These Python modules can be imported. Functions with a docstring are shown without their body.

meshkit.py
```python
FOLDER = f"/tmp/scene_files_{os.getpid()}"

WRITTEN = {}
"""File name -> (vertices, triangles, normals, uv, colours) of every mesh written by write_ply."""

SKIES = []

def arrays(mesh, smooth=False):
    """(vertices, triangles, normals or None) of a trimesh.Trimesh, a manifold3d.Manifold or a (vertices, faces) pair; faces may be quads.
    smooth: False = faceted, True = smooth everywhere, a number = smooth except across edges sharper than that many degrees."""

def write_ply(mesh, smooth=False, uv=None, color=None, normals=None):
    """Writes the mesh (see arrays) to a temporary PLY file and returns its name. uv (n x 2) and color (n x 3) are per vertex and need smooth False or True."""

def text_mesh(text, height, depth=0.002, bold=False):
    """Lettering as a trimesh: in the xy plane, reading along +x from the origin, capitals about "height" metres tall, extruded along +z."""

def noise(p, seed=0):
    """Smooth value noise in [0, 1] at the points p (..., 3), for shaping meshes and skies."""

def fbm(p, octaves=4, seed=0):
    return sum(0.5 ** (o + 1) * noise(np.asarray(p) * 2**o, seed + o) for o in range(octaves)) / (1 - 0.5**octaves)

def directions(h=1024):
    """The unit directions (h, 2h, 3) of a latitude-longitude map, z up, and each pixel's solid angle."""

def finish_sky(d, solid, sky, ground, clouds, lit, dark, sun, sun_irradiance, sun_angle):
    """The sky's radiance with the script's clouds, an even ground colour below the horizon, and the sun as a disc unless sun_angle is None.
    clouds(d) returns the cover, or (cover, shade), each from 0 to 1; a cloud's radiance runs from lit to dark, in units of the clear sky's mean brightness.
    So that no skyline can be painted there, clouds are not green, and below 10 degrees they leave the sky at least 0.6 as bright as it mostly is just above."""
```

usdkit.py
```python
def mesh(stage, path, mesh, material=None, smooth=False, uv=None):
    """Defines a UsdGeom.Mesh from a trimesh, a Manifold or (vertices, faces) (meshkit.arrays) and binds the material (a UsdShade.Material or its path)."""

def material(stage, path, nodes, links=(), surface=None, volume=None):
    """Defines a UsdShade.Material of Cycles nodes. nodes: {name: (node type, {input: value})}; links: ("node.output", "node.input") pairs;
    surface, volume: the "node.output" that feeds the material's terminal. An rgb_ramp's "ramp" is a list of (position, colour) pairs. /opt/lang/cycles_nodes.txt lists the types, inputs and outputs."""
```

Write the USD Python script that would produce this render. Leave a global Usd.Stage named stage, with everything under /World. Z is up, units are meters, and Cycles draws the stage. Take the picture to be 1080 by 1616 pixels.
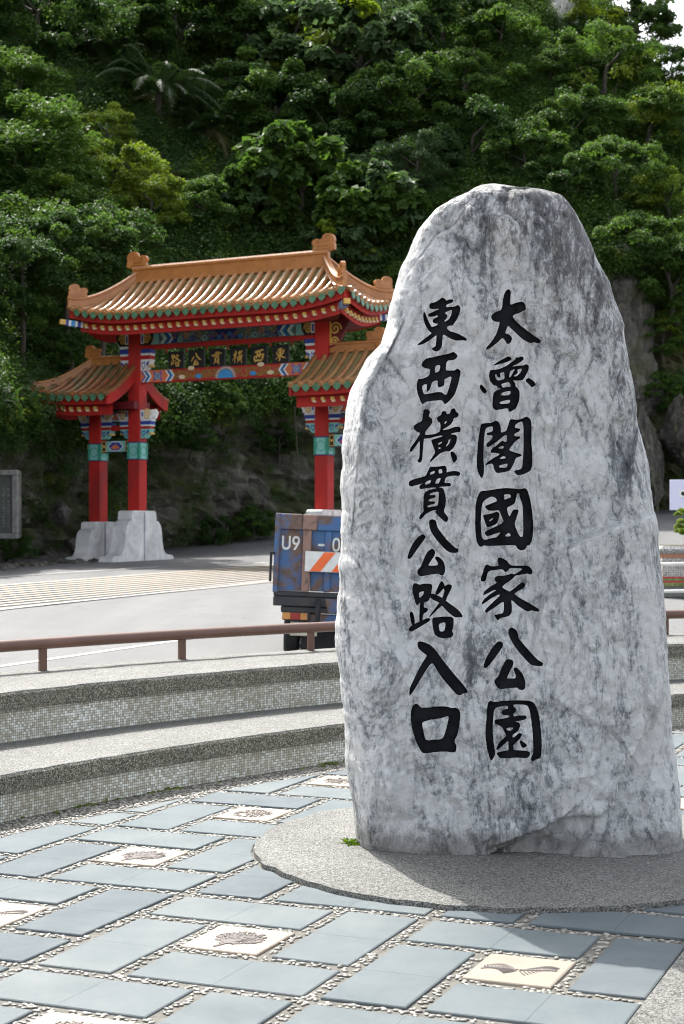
import math, random
import numpy as np, trimesh, manifold3d as m3, usdkit, meshkit
from shapely.geometry import Polygon, box as sbox, Point, LineString, MultiPolygon
from shapely.ops import unary_union
from shapely import affinity
from scipy.spatial import cKDTree
from scipy.interpolate import RegularGridInterpolator
from pxr import Usd, UsdGeom, UsdLux, UsdShade, Gf, Sdf, Vt

stage = Usd.Stage.CreateInMemory()
UsdGeom.Xform.Define(stage, '/World')
UsdGeom.Scope.Define(stage, '/World/Looks')
rng = np.random.default_rng(7)
random.seed(7)

# ---------------------------------------------------------------- camera, sky, sun, exposure
FPX, HOR, EYE = 2400.0, 830.0, 1.6            # lens in pixels of the 1080 x 1616 photograph, horizon row, eye height
PITCH = math.atan((HOR - 808) / FPX)
cam = UsdGeom.Camera.Define(stage, '/World/camera')
cam.AddTranslateOp().Set(Gf.Vec3d(0, 0, EYE))
cam.AddRotateXOp().Set(90 + math.degrees(PITCH))
cam.CreateHorizontalApertureAttr(36.0)
cam.CreateFocalLengthAttr(80.0)
cam.CreateFStopAttr(9.5)
cam.CreateFocusDistanceAttr(7.6)
cam.CreateClippingRangeAttr(Gf.Vec2f(0.05, 5000))
EXPOSURE = 0.80
cam.CreateExposureAttr(EXPOSURE)
SUN = np.array([-0.34, 0.78, 1.0]); SUN /= np.linalg.norm(SUN)
elev, rot = math.asin(SUN[2]), math.atan2(SUN[0], SUN[1])
sky = UsdLux.DomeLight.Define(stage, '/World/sky')
usdkit.material(stage, '/World/Looks/sky', {   # hazy summer sky half covered by thin white cloud
    "s": ("sky_texture", {"sky_type": "single_scattering", "sun_disc": False, "sun_elevation": elev, "sun_rotation": rot, "altitude": 100.0, "air_density": 0.9, "aerosol_density": 4.0}),
    "tc": ("texture_coordinate", {}), "m": ("mapping", {"scale": (1.0, 1.0, 2.2)}), "n": ("noise_texture", {"scale": 2.4, "detail": 7.0, "roughness": 0.58, "distortion": 0.3}),
    "k": ("map_range", {"from_min": 0.36, "from_max": 0.62, "to_min": 0.25, "to_max": 0.95, "clamp": True}), "c": ("hsv", {"saturation": 0.12, "value": 1.75}), "x": ("mix_color", {"use_clamp_result": False}),
    "b": ("background_shader", {"strength": 0.15})},
    [("tc.generated", "m.vector"), ("m.vector", "n.vector"), ("n.fac", "k.value"), ("k.result", "x.fac"), ("s.color", "x.a"), ("s.color", "c.color"), ("c.color", "x.b"), ("x.result", "b.color")], surface="b.background")
UsdShade.MaterialBindingAPI.Apply(sky.GetPrim()).Bind(UsdShade.Material.Get(stage, '/World/Looks/sky'))
sky.GetPrim().SetCustomDataByKey('kind', 'structure')
sun = UsdLux.DistantLight.Define(stage, '/World/sun')
sun.CreateIntensityAttr(1.08); sun.CreateNormalizeAttr(True); sun.CreateAngleAttr(0.5); sun.CreateColorAttr(Gf.Vec3f(1.0, 0.96, 0.90))
_x = np.cross([0, 0, 1.0], SUN); _x /= np.linalg.norm(_x); _y = np.cross(SUN, _x)
sun.AddTransformOp().Set(Gf.Matrix4d(*_x, 0, *_y, 0, *SUN, 0, 0, 0, 0, 1))

# ---------------------------------------------------------------- helpers
def ray(px, py):
    x, y = (px - 540) / FPX, -(py - 808) / FPX
    return np.array([x, math.cos(PITCH) - y * math.sin(PITCH), math.sin(PITCH) + y * math.cos(PITCH)])
def at_y(px, py, Y):                       # the point at distance Y in front of the eye
    d = ray(px, py); t = Y / d[1]
    return np.array([d[0] * t, Y, EYE + d[2] * t])
def at_z(px, py, z=0.0):
    d = ray(px, py); t = (z - EYE) / d[2]
    return np.array([d[0] * t, d[1] * t, z])
def to_px(p):
    p = np.asarray(p, float); c, s = math.cos(PITCH), math.sin(PITCH)
    dz = p[..., 2] - EYE
    d = p[..., 1] * c + dz * s; up = dz * c - p[..., 1] * s
    return np.stack([540 + FPX * p[..., 0] / d, 808 - FPX * up / d], -1)

NAMES = {}
def numbered(parent, name):
    k = parent + '/' + name; n = NAMES.get(k, 0); NAMES[k] = n + 1
    return k if n == 0 else f'{k}_{n:03d}'
def tag(prim, label=None, cat=None, group=None, kind=None):
    for k, v in (('label', label), ('category', cat), ('group', group), ('kind', kind)):
        if v: prim.SetCustomDataByKey(k, v)
    return prim
def thing(name, label, cat, loc=(0, 0, 0), rotz=0.0, group=None, scale=None, roll=None):
    x = UsdGeom.Xform.Define(stage, numbered('/World', name))
    x.AddTranslateOp().Set(Gf.Vec3d(*map(float, loc)))
    if rotz: x.AddRotateZOp().Set(math.degrees(rotz))
    if roll: x.AddRotateYOp().Set(roll)
    if scale is not None: x.AddScaleOp().Set(Gf.Vec3f(*(map(float, scale) if np.ndim(scale) else [float(scale)] * 3)))
    return tag(x.GetPrim(), label, cat, group)
def part(parent, name, mesh, mat, smooth=False, uv=None, label=None, kind=None):
    path = str(parent.GetPath()) if parent is not None else '/World'
    m = usdkit.mesh(stage, numbered(path, name), mesh, UsdShade.Material.Define(stage, '/World/Looks/' + mat), smooth=smooth, uv=uv)
    return tag(m.GetPrim(), label, None, None, kind)
def copy_of(src, name, label, cat, loc, rotz=0.0, group=None, scale=None):
    t = thing(name, label, cat, loc, rotz, group, scale)
    t.GetReferences().AddInternalReference(src.GetPath()); t.SetInstanceable(True)
    return t
def proto_class(name):
    return stage.CreateClassPrim('/World/source_' + name)   # abstract, only referenced

cat_ = trimesh.util.concatenate
def join(ms): return cat_([m for m in ms if m is not None])
def bx(x0, x1, y0, y1, z0, z1):
    m = trimesh.creation.box([x1 - x0, y1 - y0, z1 - z0]); m.apply_translation([(x0 + x1) / 2, (y0 + y1) / 2, (z0 + z1) / 2]); return m
def rbx(x0, x1, y0, y1, z0, z1, c=0.012):
    """box with chamfered edges"""
    v = []
    for dx, dy, dz in ((c, c, 0), (c, 0, c), (0, c, c)):
        for sx in (0, 1):
            for sy in (0, 1):
                for sz in (0, 1):
                    v.append([x0 + dx if sx == 0 else x1 - dx, y0 + dy if sy == 0 else y1 - dy, z0 + dz if sz == 0 else z1 - dz])
    return trimesh.convex.convex_hull(np.array(v))
def poly_prism(poly, h):
    gs = getattr(poly, 'geoms', [poly]); ms = []
    for g in gs:
        if g.geom_type == 'Polygon' and g.area > 1e-7: ms.append(trimesh.creation.extrude_polygon(g, h, engine='earcut'))
    return join(ms) if ms else None
def xz_prism(poly, y0, y1):
    """polygon in (x, z), extruded along y from y0 to y1"""
    m = poly_prism(poly, abs(y1 - y0))
    v = m.vertices.copy(); m.vertices = np.stack([v[:, 0], min(y0, y1) + v[:, 2], v[:, 1]], 1); m.invert(); return m
def yz_prism(poly, x0, x1):
    m = poly_prism(poly, abs(x1 - x0))
    v = m.vertices.copy(); m.vertices = np.stack([min(x0, x1) + v[:, 2], v[:, 0], v[:, 1]], 1); return m
def tube(pts, r, n=8, closed_ends=True, flat=None):
    pts = np.asarray(pts, float); r = np.broadcast_to(r, len(pts))
    tan = np.gradient(pts, axis=0); tan /= np.linalg.norm(tan, axis=1, keepdims=True) + 1e-12
    up = np.array([0, 0, 1.0]) if abs(tan[:, 2]).mean() < 0.9 else np.array([1.0, 0, 0])
    a = np.cross(tan, up); a /= np.linalg.norm(a, axis=1, keepdims=True) + 1e-12
    b = np.cross(a, tan)
    th = np.linspace(0, 2 * np.pi, n, endpoint=False)
    V = pts[:, None] + r[:, None, None] * (np.cos(th)[None, :, None] * a[:, None] + np.sin(th)[None, :, None] * b[:, None])
    V = V.reshape(-1, 3); F = []
    for i in range(len(pts) - 1):
        for k in range(n):
            p, q = i * n + k, i * n + (k + 1) % n
            F += [[p, q, q + n], [p, q + n, p + n]]
    if closed_ends:
        c0 = len(V); V = np.vstack([V, pts[0], pts[-1]])
        for k in range(n):
            F += [[c0, (k + 1) % n, k], [c0 + 1, (len(pts) - 1) * n + k, (len(pts) - 1) * n + (k + 1) % n]]
    m = trimesh.Trimesh(V, F, process=False); m.fix_normals() if False else None
    return m
def sheet(rows):
    """quad sheet from an (n, m, 3) array"""
    rows = np.asarray(rows, float); n, m = rows.shape[:2]
    i = np.arange(n * m).reshape(n, m)
    q = np.stack([i[:-1, :-1], i[:-1, 1:], i[1:, 1:], i[1:, :-1]], -1).reshape(-1, 4)
    return trimesh.Trimesh(rows.reshape(-1, 3), np.vstack([q[:, [0, 1, 2]], q[:, [0, 2, 3]]]), process=False)
def ribbon(a, b): return sheet(np.stack([a, b], 0))
def smooth01(x): x = np.clip(x, 0, 1); return x * x * (3 - 2 * x)
def chaikin(p, it=2):
    p = np.asarray(p, float)
    for _ in range(it):
        q = np.roll(p, -1, 0); p = np.stack([.8 * p + .2 * q, .2 * p + .8 * q], 1).reshape(-1, 2)
    return p

# ---------------------------------------------------------------- materials
def ramp_mat(name, stops, scale=5.0, detail=6.0, rough=0.8, distort=0.0, bump=0.0, bump_scale=None, bump_dist=0.02, coord='pos', stretch=None, noise_rough=0.6, spec=0.4, second=None, islands=0.0, objrand=0.0):
    n = {"g": ("geometry", {}), "tc": ("texture_coordinate", {}), "n": ("noise_texture", {"scale": scale, "detail": detail, "roughness": noise_rough, "distortion": distort}),
         "r": ("rgb_ramp", {"ramp": stops}), "p": ("principled_bsdf", {"roughness": rough, "specular_ior_level": spec})}
    src = "g.position" if coord == 'pos' else "tc.object"
    l = []
    if stretch is not None:
        n["m"] = ("mapping", {"scale": stretch}); l.append((src, "m.vector")); src = "m.vector"
    l += [(src, "n.vector"), ("n.fac", "r.fac")]
    col = "r.color"
    if second:   # (scale, stops(factor), colour) : patches of another colour
        sc, lo, hi, c2, amt = second
        n["n2"] = ("noise_texture", {"scale": sc, "detail": 5.0, "roughness": 0.65, "distortion": 0.4})
        n["k2"] = ("map_range", {"from_min": lo, "from_max": hi, "to_min": 0.0, "to_max": amt, "clamp": True})
        n["x2"] = ("mix_color", {"b": c2})
        l += [(src, "n2.vector"), ("n2.fac", "k2.value"), ("k2.result", "x2.fac"), (col, "x2.a")]; col = "x2.result"
    if islands or objrand:
        n["hs"] = ("hsv", {}); n["oi"] = ("object_info", {})
        n["v"] = ("map_range", {"from_min": 0.0, "from_max": 1.0, "to_min": 1 - (islands or objrand), "to_max": 1 + (islands or objrand)})
        l += [(("g.random_per_island" if islands else "oi.random"), "v.value"), ("v.result", "hs.value"), (col, "hs.color")]; col = "hs.color"
    l.append((col, "p.base_color"))
    if bump:
        n["bn"] = ("noise_texture", {"scale": bump_scale or scale * 3, "detail": 6.0, "roughness": 0.65})
        n["b"] = ("bump", {"strength": bump, "distance": bump_dist})
        l += [(src, "bn.vector"), ("bn.fac", "b.height"), ("b.normal", "p.normal")]
    return usdkit.material(stage, '/World/Looks/' + name, n, l, surface="p.BSDF")
def tint(c, k): return tuple(float(x) * k for x in c)
def plain(name, c, rough=0.5, var=0.12, scale=6.0, **k):
    return ramp_mat(name, [(0.3, tint(c, 1 - var)), (0.7, tint(c, 1 + var))], scale=scale, rough=rough, **k)
def leaf_mat(name, dark, mid, light, trans=0.35):
    n = {"g": ("geometry", {}), "oi": ("object_info", {}), "r": ("rgb_ramp", {"ramp": [(0.0, dark), (0.55, mid), (1.0, light)]}),
         "nz": ("noise_texture", {"scale": 0.45, "detail": 3.0}), "a": ("math", {"math_type": "multiply", "value2": 0.5}), "b": ("math", {"math_type": "multiply", "value2": 1.1}),
         "s": ("math", {"math_type": "add"}), "s2": ("math", {"math_type": "subtract", "value2": 0.28}),
         "p": ("principled_bsdf", {"roughness": 0.6, "specular_ior_level": 0.16}), "t": ("translucent_bsdf", {}), "hs": ("hsv", {"value": 1.5, "saturation": 1.1, "hue": 0.493}), "mx": ("mix_closure", {"fac": trans})}
    l = [("g.random_per_island", "a.value1"), ("g.position", "nz.vector"), ("nz.fac", "b.value1"), ("a.value", "s.value1"), ("b.value", "s.value2"), ("s.value", "s2.value1"), ("s2.value", "r.fac"), ("r.color", "p.base_color"),
         ("r.color", "hs.color"), ("hs.color", "t.color"), ("p.BSDF", "mx.closure1"), ("t.BSDF", "mx.closure2")]
    return usdkit.material(stage, '/World/Looks/' + name, n, l, surface="mx.closure")

# washed pebble concrete: thousands of small stones in cement
def aggregate(name, stops, scale, bumpd=0.004):
    n = {"g": ("geometry", {}), "v": ("voronoi_texture", {"scale": scale, "feature": "f1", "randomness": 1.0}), "bw": ("separate_color", {}), "r": ("rgb_ramp", {"ramp": stops}),
         "n": ("noise_texture", {"scale": 2.2, "detail": 6.0, "roughness": 0.65}), "k": ("map_range", {"from_min": 0.3, "from_max": 0.7, "to_min": 0.8, "to_max": 1.1}), "h": ("hsv", {}),
         "p": ("principled_bsdf", {"roughness": 0.75, "specular_ior_level": 0.3}), "b": ("bump", {"strength": 0.8, "distance": bumpd, "invert": True})}
    l = [("g.position", "v.vector"), ("g.position", "n.vector"), ("v.color", "bw.color"), ("bw.r", "r.fac"), ("r.color", "h.color"), ("n.fac", "k.value"), ("k.result", "h.value"), ("h.color", "p.base_color"), ("v.distance", "b.height"), ("b.normal", "p.normal")]
    return usdkit.material(stage, '/World/Looks/' + name, n, l, surface="p.BSDF")
aggregate('pebble_wash', [(0, (0.035, 0.033, 0.028)), (.25, (0.088, 0.086, 0.078)), (.5, (0.152, 0.152, 0.141)), (.8, (0.206, 0.208, 0.192)), (1, (0.284, 0.288, 0.270))], 170)
aggregate('pebble_wash_stained', [(0, (.03, .03, .022)), (.4, (.085, .08, .06)), (.75, (.17, .165, .13)), (1, (.34, .33, .28))], 170)
aggregate('pebble_wash_grey', [(0, (.06, .06, .058)), (.35, (.16, .16, .155)), (.6, (.33, .33, .32)), (.85, (.5, .5, .48)), (1, (.66, .66, .63))], 95)
ramp_mat('mortar', [(.3, (0.093, 0.089, 0.076)), (.7, (0.170, 0.162, 0.140))], scale=25, rough=.9, bump=.6, bump_scale=90, bump_dist=.01)
ramp_mat('slab_stone', [(.28, (0.088, 0.109, 0.117)), (.5, (0.109, 0.132, 0.140)), (.75, (0.135, 0.158, 0.165))], scale=2.3, detail=9, noise_rough=.72, rough=.75, bump=.2, bump_scale=110, bump_dist=.004, second=(1.3, .46, .72, (0.164, 0.182, 0.182), .7), spec=.2)
ramp_mat('slab_stone_dark', [(.28, (0.077, 0.097, 0.107)), (.5, (0.096, 0.117, 0.128)), (.75, (0.120, 0.143, 0.151))], scale=2.9, detail=9, noise_rough=.72, rough=.75, bump=.2, bump_scale=110, bump_dist=.004, second=(1.7, .48, .72, (0.149, 0.164, 0.167), .7), spec=.2)
ramp_mat('slab_stone_pale', [(.28, (0.101, 0.121, 0.128)), (.5, (0.125, 0.146, 0.153)), (.75, (0.151, 0.171, 0.176))], scale=2.0, detail=9, noise_rough=.72, rough=.75, bump=.2, bump_scale=110, bump_dist=.004, second=(1.5, .48, .72, (0.180, 0.197, 0.191), .7), spec=.2)
ramp_mat('beige_tile', [(.3, (.255, .212, .165)), (.7, (.315, .265, .21))], scale=6, rough=.6, bump=.1, bump_scale=120, bump_dist=.003)
ramp_mat('tile_print', [(.3, (.10, .09, .085)), (.7, (.19, .165, .155))], scale=40, rough=.8)
ramp_mat('white_pebble', [(.25, (0.201, 0.187, 0.147)), (.5, (0.321, 0.307, 0.268)), (.8, (0.415, 0.401, 0.368))], scale=14, detail=2, rough=.45, islands=.22)
ramp_mat('grey_pebble', [(.3, (.12, .115, .1)), (.7, (.3, .285, .25))], scale=20, detail=2, rough=.5, islands=.3)
ramp_mat('moss', [(.3, (.05, .075, .015)), (.7, (.13, .17, .03))], scale=20, rough=.9)
n = {"g": ("geometry", {}), "m": ("mapping", {"rotation": (0, 0, .46), "scale": (1, .07, 1)}), "n0": ("noise_texture", {"scale": 1.1, "detail": 6.0, "roughness": .6}), "n1": ("noise_texture", {"scale": .5, "detail": 9.0, "roughness": .75}), "n2": ("noise_texture", {"scale": 55.0, "detail": 4.0, "roughness": .7}),
     "a": ("math", {"math_type": "multiply", "value2": .5}), "b": ("math", {"math_type": "multiply", "value2": .3}), "c": ("math", {"math_type": "multiply", "value2": .2}), "s1": ("math", {"math_type": "add"}), "s2": ("math", {"math_type": "add"}),
     "r": ("rgb_ramp", {"ramp": [(.36, (.085, .087, .088)), (.5, (.112, .114, .114)), (.64, (.142, .143, .142))]}), "v": ("voronoi_texture", {"scale": .22, "feature": "distance_to_edge"}), "nd": ("noise_texture", {"scale": 1.2, "detail": 5.0}), "va": ("vector_math", {"math_type": "add"}),
     "k": ("map_range", {"from_min": .0, "from_max": .006, "to_min": .65, "to_max": 0, "clamp": True}), "x": ("mix_color", {"b": (.05, .05, .05)}), "bp": ("bump", {"strength": .4, "distance": .01}), "p": ("principled_bsdf", {"roughness": .8, "specular_ior_level": .4})}
usdkit.material(stage, '/World/Looks/asphalt', n, [("g.position", "m.vector"), ("m.vector", "n0.vector"), ("g.position", "n1.vector"), ("g.position", "n2.vector"), ("n0.fac", "a.value1"), ("n1.fac", "b.value1"), ("n2.fac", "c.value1"), ("a.value", "s1.value1"), ("b.value", "s1.value2"), ("s1.value", "s2.value1"), ("c.value", "s2.value2"), ("s2.value", "r.fac"),
     ("g.position", "nd.vector"), ("g.position", "va.vector1"), ("nd.color", "va.vector2"), ("va.vector", "v.vector"), ("v.distance", "k.value"), ("k.result", "x.fac"), ("r.color", "x.a"), ("x.result", "p.base_color"), ("n2.fac", "bp.height"), ("bp.normal", "p.normal")], surface="p.BSDF")
ramp_mat('road_paint_white', [(.3, (0.360, 0.360, 0.351)), (.7, (0.540, 0.540, 0.522))], scale=3, rough=.6, noise_rough=.75)
ramp_mat('road_paint_yellow', [(.28, (0.275, 0.245, 0.199)), (.7, (0.398, 0.329, 0.238))], scale=.4, detail=4, rough=.6, noise_rough=.6)
ramp_mat('bare_ground', [(.3, (.06, .05, .035)), (.7, (.14, .12, .09))], scale=.8, rough=.95)
ramp_mat('brown_rail', [(.3, (.075, .036, .024)), (.7, (.125, .062, .042))], scale=3, rough=.35, spec=.5)
ramp_mat('grey_rail', [(.3, (.5, .49, .47)), (.7, (.66, .65, .62))], scale=4, rough=.3)
# ---------------------------------------------------------------- road and ground
ARC = np.array([7.968, 1.534]); R0 = 11.86; R1 = 12.76; R2 = 13.83
def road_z(X, Y):
    X, Y = np.asarray(X, float), np.asarray(Y, float)
    base = -0.03 + 0.39 * np.clip((Y - 16) / 37, 0, 1.35)
    t = X * 0.55 + Y * 0.83
    return base + 1.9 * smooth01((t - 45) / 26) 
def on_road(px, py):
    z = 0.1
    for _ in range(12):
        p = at_z(px, py, z); z = float(road_z(p[0], p[1]))
    return at_z(px, py, z)
g = sheet(np.array([[[x, y, -0.5] for x in np.linspace(-600, 600, 25)] for y in np.linspace(-300, 900, 25)]))
tag(part(None, 'ground', g, 'bare_ground'), kind='structure')
xs, ys = np.linspace(-40, 46, 173), np.linspace(7, 110, 207)
G = np.stack(np.meshgrid(xs, ys), -1)
tag(part(None, 'road', sheet(np.concatenate([G, road_z(G[..., 0], G[..., 1])[..., None]], -1)), 'asphalt', smooth=True), kind='structure')

def road_strip(p0, p1, w, n=14, lift=.005):
    p0, p1 = np.asarray(p0)[:2], np.asarray(p1)[:2]
    d = (p1 - p0) / np.linalg.norm(p1 - p0); s = np.array([-d[1], d[0]]) * w / 2
    P = p0 + (p1 - p0) * np.linspace(0, 1, n)[:, None]
    a, b = P - s, P + s
    f = lambda q: np.column_stack([q, road_z(q[:, 0], q[:, 1]) + lift])
    return ribbon(f(b), f(a))
mk = thing('road_marking', 'yellow diagonal hatching with white edge lines painted on the road before the gate', 'road marking')
# the hatched zone: photo rows at the left edge and where the truck hides it
A0, A1 = on_road(-40, 968), on_road(470, 913)
B0, B1 = on_road(-40, 927), on_road(470, 889)
for i in range(11):
    k = i / 10
    a = on_road(-40, 966 - 38 * k ** .9); b = on_road(470, 915 - 26 * k ** .9)
    part(mk, 'hatch_stripe', road_strip(a, b, .13 + .16 * k, 90, .016), 'road_paint_yellow')
part(mk, 'edge_line', road_strip(A0, A1, .10, 60, .022), 'road_paint_white')
part(mk, 'edge_line', road_strip(on_road(-60, 915), on_road(250, 895), .16, 60, .016), 'road_paint_white')
part(mk, 'patch_line', road_strip(on_road(350, 891), on_road(420, 888), .5, 8, .009), 'road_paint_white')
part(mk, 'edge_line', road_strip(on_road(-80, 1064), on_road(330, 1004), .12, 16, .006), 'road_paint_white')
part(mk, 'lane_line', road_strip(on_road(1035, 852), on_road(1085, 851), .3, 8, .006), 'road_paint_white')

# ---------------------------------------------------------------- plaza: mortar bed, slabs, tiles, pebbles
th = np.linspace(0, 2 * np.pi, 160)
bed = sheet(np.stack([np.column_stack([ARC[0] + r * np.cos(th), ARC[1] + r * np.sin(th), np.zeros(160)]) for r in (0.001, 6, R0 + .02)], 0))
bed.invert()
plaza = UsdGeom.Xform.Define(stage, '/World/plaza').GetPrim(); tag(plaza, kind='structure')
part(plaza, 'mortar_bed', bed, 'mortar')
YAW, UB, J, OX, OY, SH, UA = -.4148, .3703, .185, -.6518, 5.7509, .046, .3922
eB = UB * np.array([math.cos(YAW + SH), math.sin(YAW + SH)]); eA = UA * np.array([-math.sin(YAW), math.cos(YAW)])
def gxy(b, a): return np.array([OX, OY]) + b * eB + a * eA
DISC = Point(0.83, 7.53)
disc_poly = DISC.buffer(1.26, 64)
jag = np.array(disc_poly.exterior.coords)[:-1]
jag += (np.array([meshkit.fbm(np.array([[x * 9, y * 9, 3.0]]), 3, 5)[0] for x, y in jag])[:, None] - .5) * .05 * (jag - [0.83, 7.53]) / 1.26
disc_poly = Polygon(jag)
inside_arc = Point(*ARC).buffer(R0 - .30, 128)
B_END = 4.86                                   # the paving ends here; washed concrete beyond
path_poly = Polygon([gxy(B_END, -9), gxy(B_END + 5, -9), gxy(B_END + 5, 4.4), gxy(B_END, 4.4)])
allowed = inside_arc.difference(disc_poly.buffer(.012)).difference(path_poly.buffer(.02))
view = Polygon([at_z(-420, 1800)[:2], at_z(1350, 1800)[:2], at_z(1300, 1110)[:2], at_z(-420, 1250)[:2]])
def rect(b0, b1, a0, a1, inset=True):
    j = J / 2
    return Polygon([gxy(b0 + j, a0 + j), gxy(b1 - j, a0 + j), gxy(b1 - j, a1 - j), gxy(b0 + j, a1 - j)])
def slab_mesh(poly, halves, top=.0085):
    """bevelled slab: body plus a slightly smaller top, cut in two by a fine groove"""
    ms = [poly_prism(poly, top - .0015)]
    for h in halves:
        q = poly.buffer(-.004, join_style=2).intersection(h)
        m = poly_prism(q, .003) if not q.is_empty else None
        if m is not None:
            m.apply_translation([0, 0, top - .003]); ms.append(m)
    return join(ms)
def tree_print(c, eb, ea, kind, seed):
    """the dark relief on a tile: a spreading tree, a fern leaf or a round seed head"""
    r = np.random.default_rng(seed); segs = []
    def grow(p, ang, ln, w, depth):
        q = p + ln * np.array([math.cos(ang), math.sin(ang)])
        segs.append(LineString([p, q]).buffer(w, 2))
        if depth > 0:
            for k in range(3 if depth > 4 else 2):
                grow(q if k else p + .6 * (q - p), ang + r.uniform(-.85, .85), ln * r.uniform(.62, .82), w * .66, depth - 1)
    if kind == 'tree':
        segs.append(LineString([(-.12, -.40), (-.05, -.22), (0, -.05)]).buffer(.022, 2))
        for i in range(210):
            t, rr = r.uniform(0, 6.28), math.sqrt(r.uniform(.02, 1)); q = np.array([.02 + .37 * rr * math.cos(t), .06 + .29 * rr * math.sin(t)]); d = q - np.array([-.05, -.25]); d /= np.linalg.norm(d); a = r.normal(0, .45)
            d = np.array([d[0] * math.cos(a) - d[1] * math.sin(a), d[0] * math.sin(a) + d[1] * math.cos(a)]); segs.append(LineString([q, q - d * r.uniform(.05, .13)]).buffer(r.uniform(.004, .009), 1))
        for a in np.linspace(.5, 2.7, 9): segs.append(LineString([(-.05, -.22), (-.02 + .2 * math.cos(a), .02 + .2 * math.sin(a))]).buffer(.008, 1))
    elif kind == 'fern':
        for s in (-1, 1):
            base = np.array([.02 * s, -.02])
            for i in range(13):
                t = i / 12; p = base + np.array([s * .38 * t, -.05 + .18 * t * (s > 0) + .1 * math.sin(3 * t)])
                for d in (-1, 1):
                    q = p + (.19 * (1 - .55 * t)) * np.array([s * .62, d * .78]); segs.append(LineString([p, (p + q) / 2 + [0, .012 * d], q]).buffer(.0055, 2))
            segs.append(LineString([base, base + [s * .42, .12 * (s > 0)]]).buffer(.012, 2))
    else:
        for i in range(150):
            rr, t = .36 * math.sqrt(r.random()), r.uniform(0, 6.28); p = np.array([rr * math.cos(t), rr * math.sin(t)])
            segs.append(LineString([p, p + r.normal(0, .04, 2)]).buffer(.007, 1))
    sh = unary_union(segs).simplify(.003).intersection(sbox(-.45, -.44, .45, .44))
    M = [eb[0], ea[0], eb[1], ea[1], c[0], c[1]]
    return affinity.affine_transform(sh, M)
slab_polys = []
kinds = {}
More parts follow.
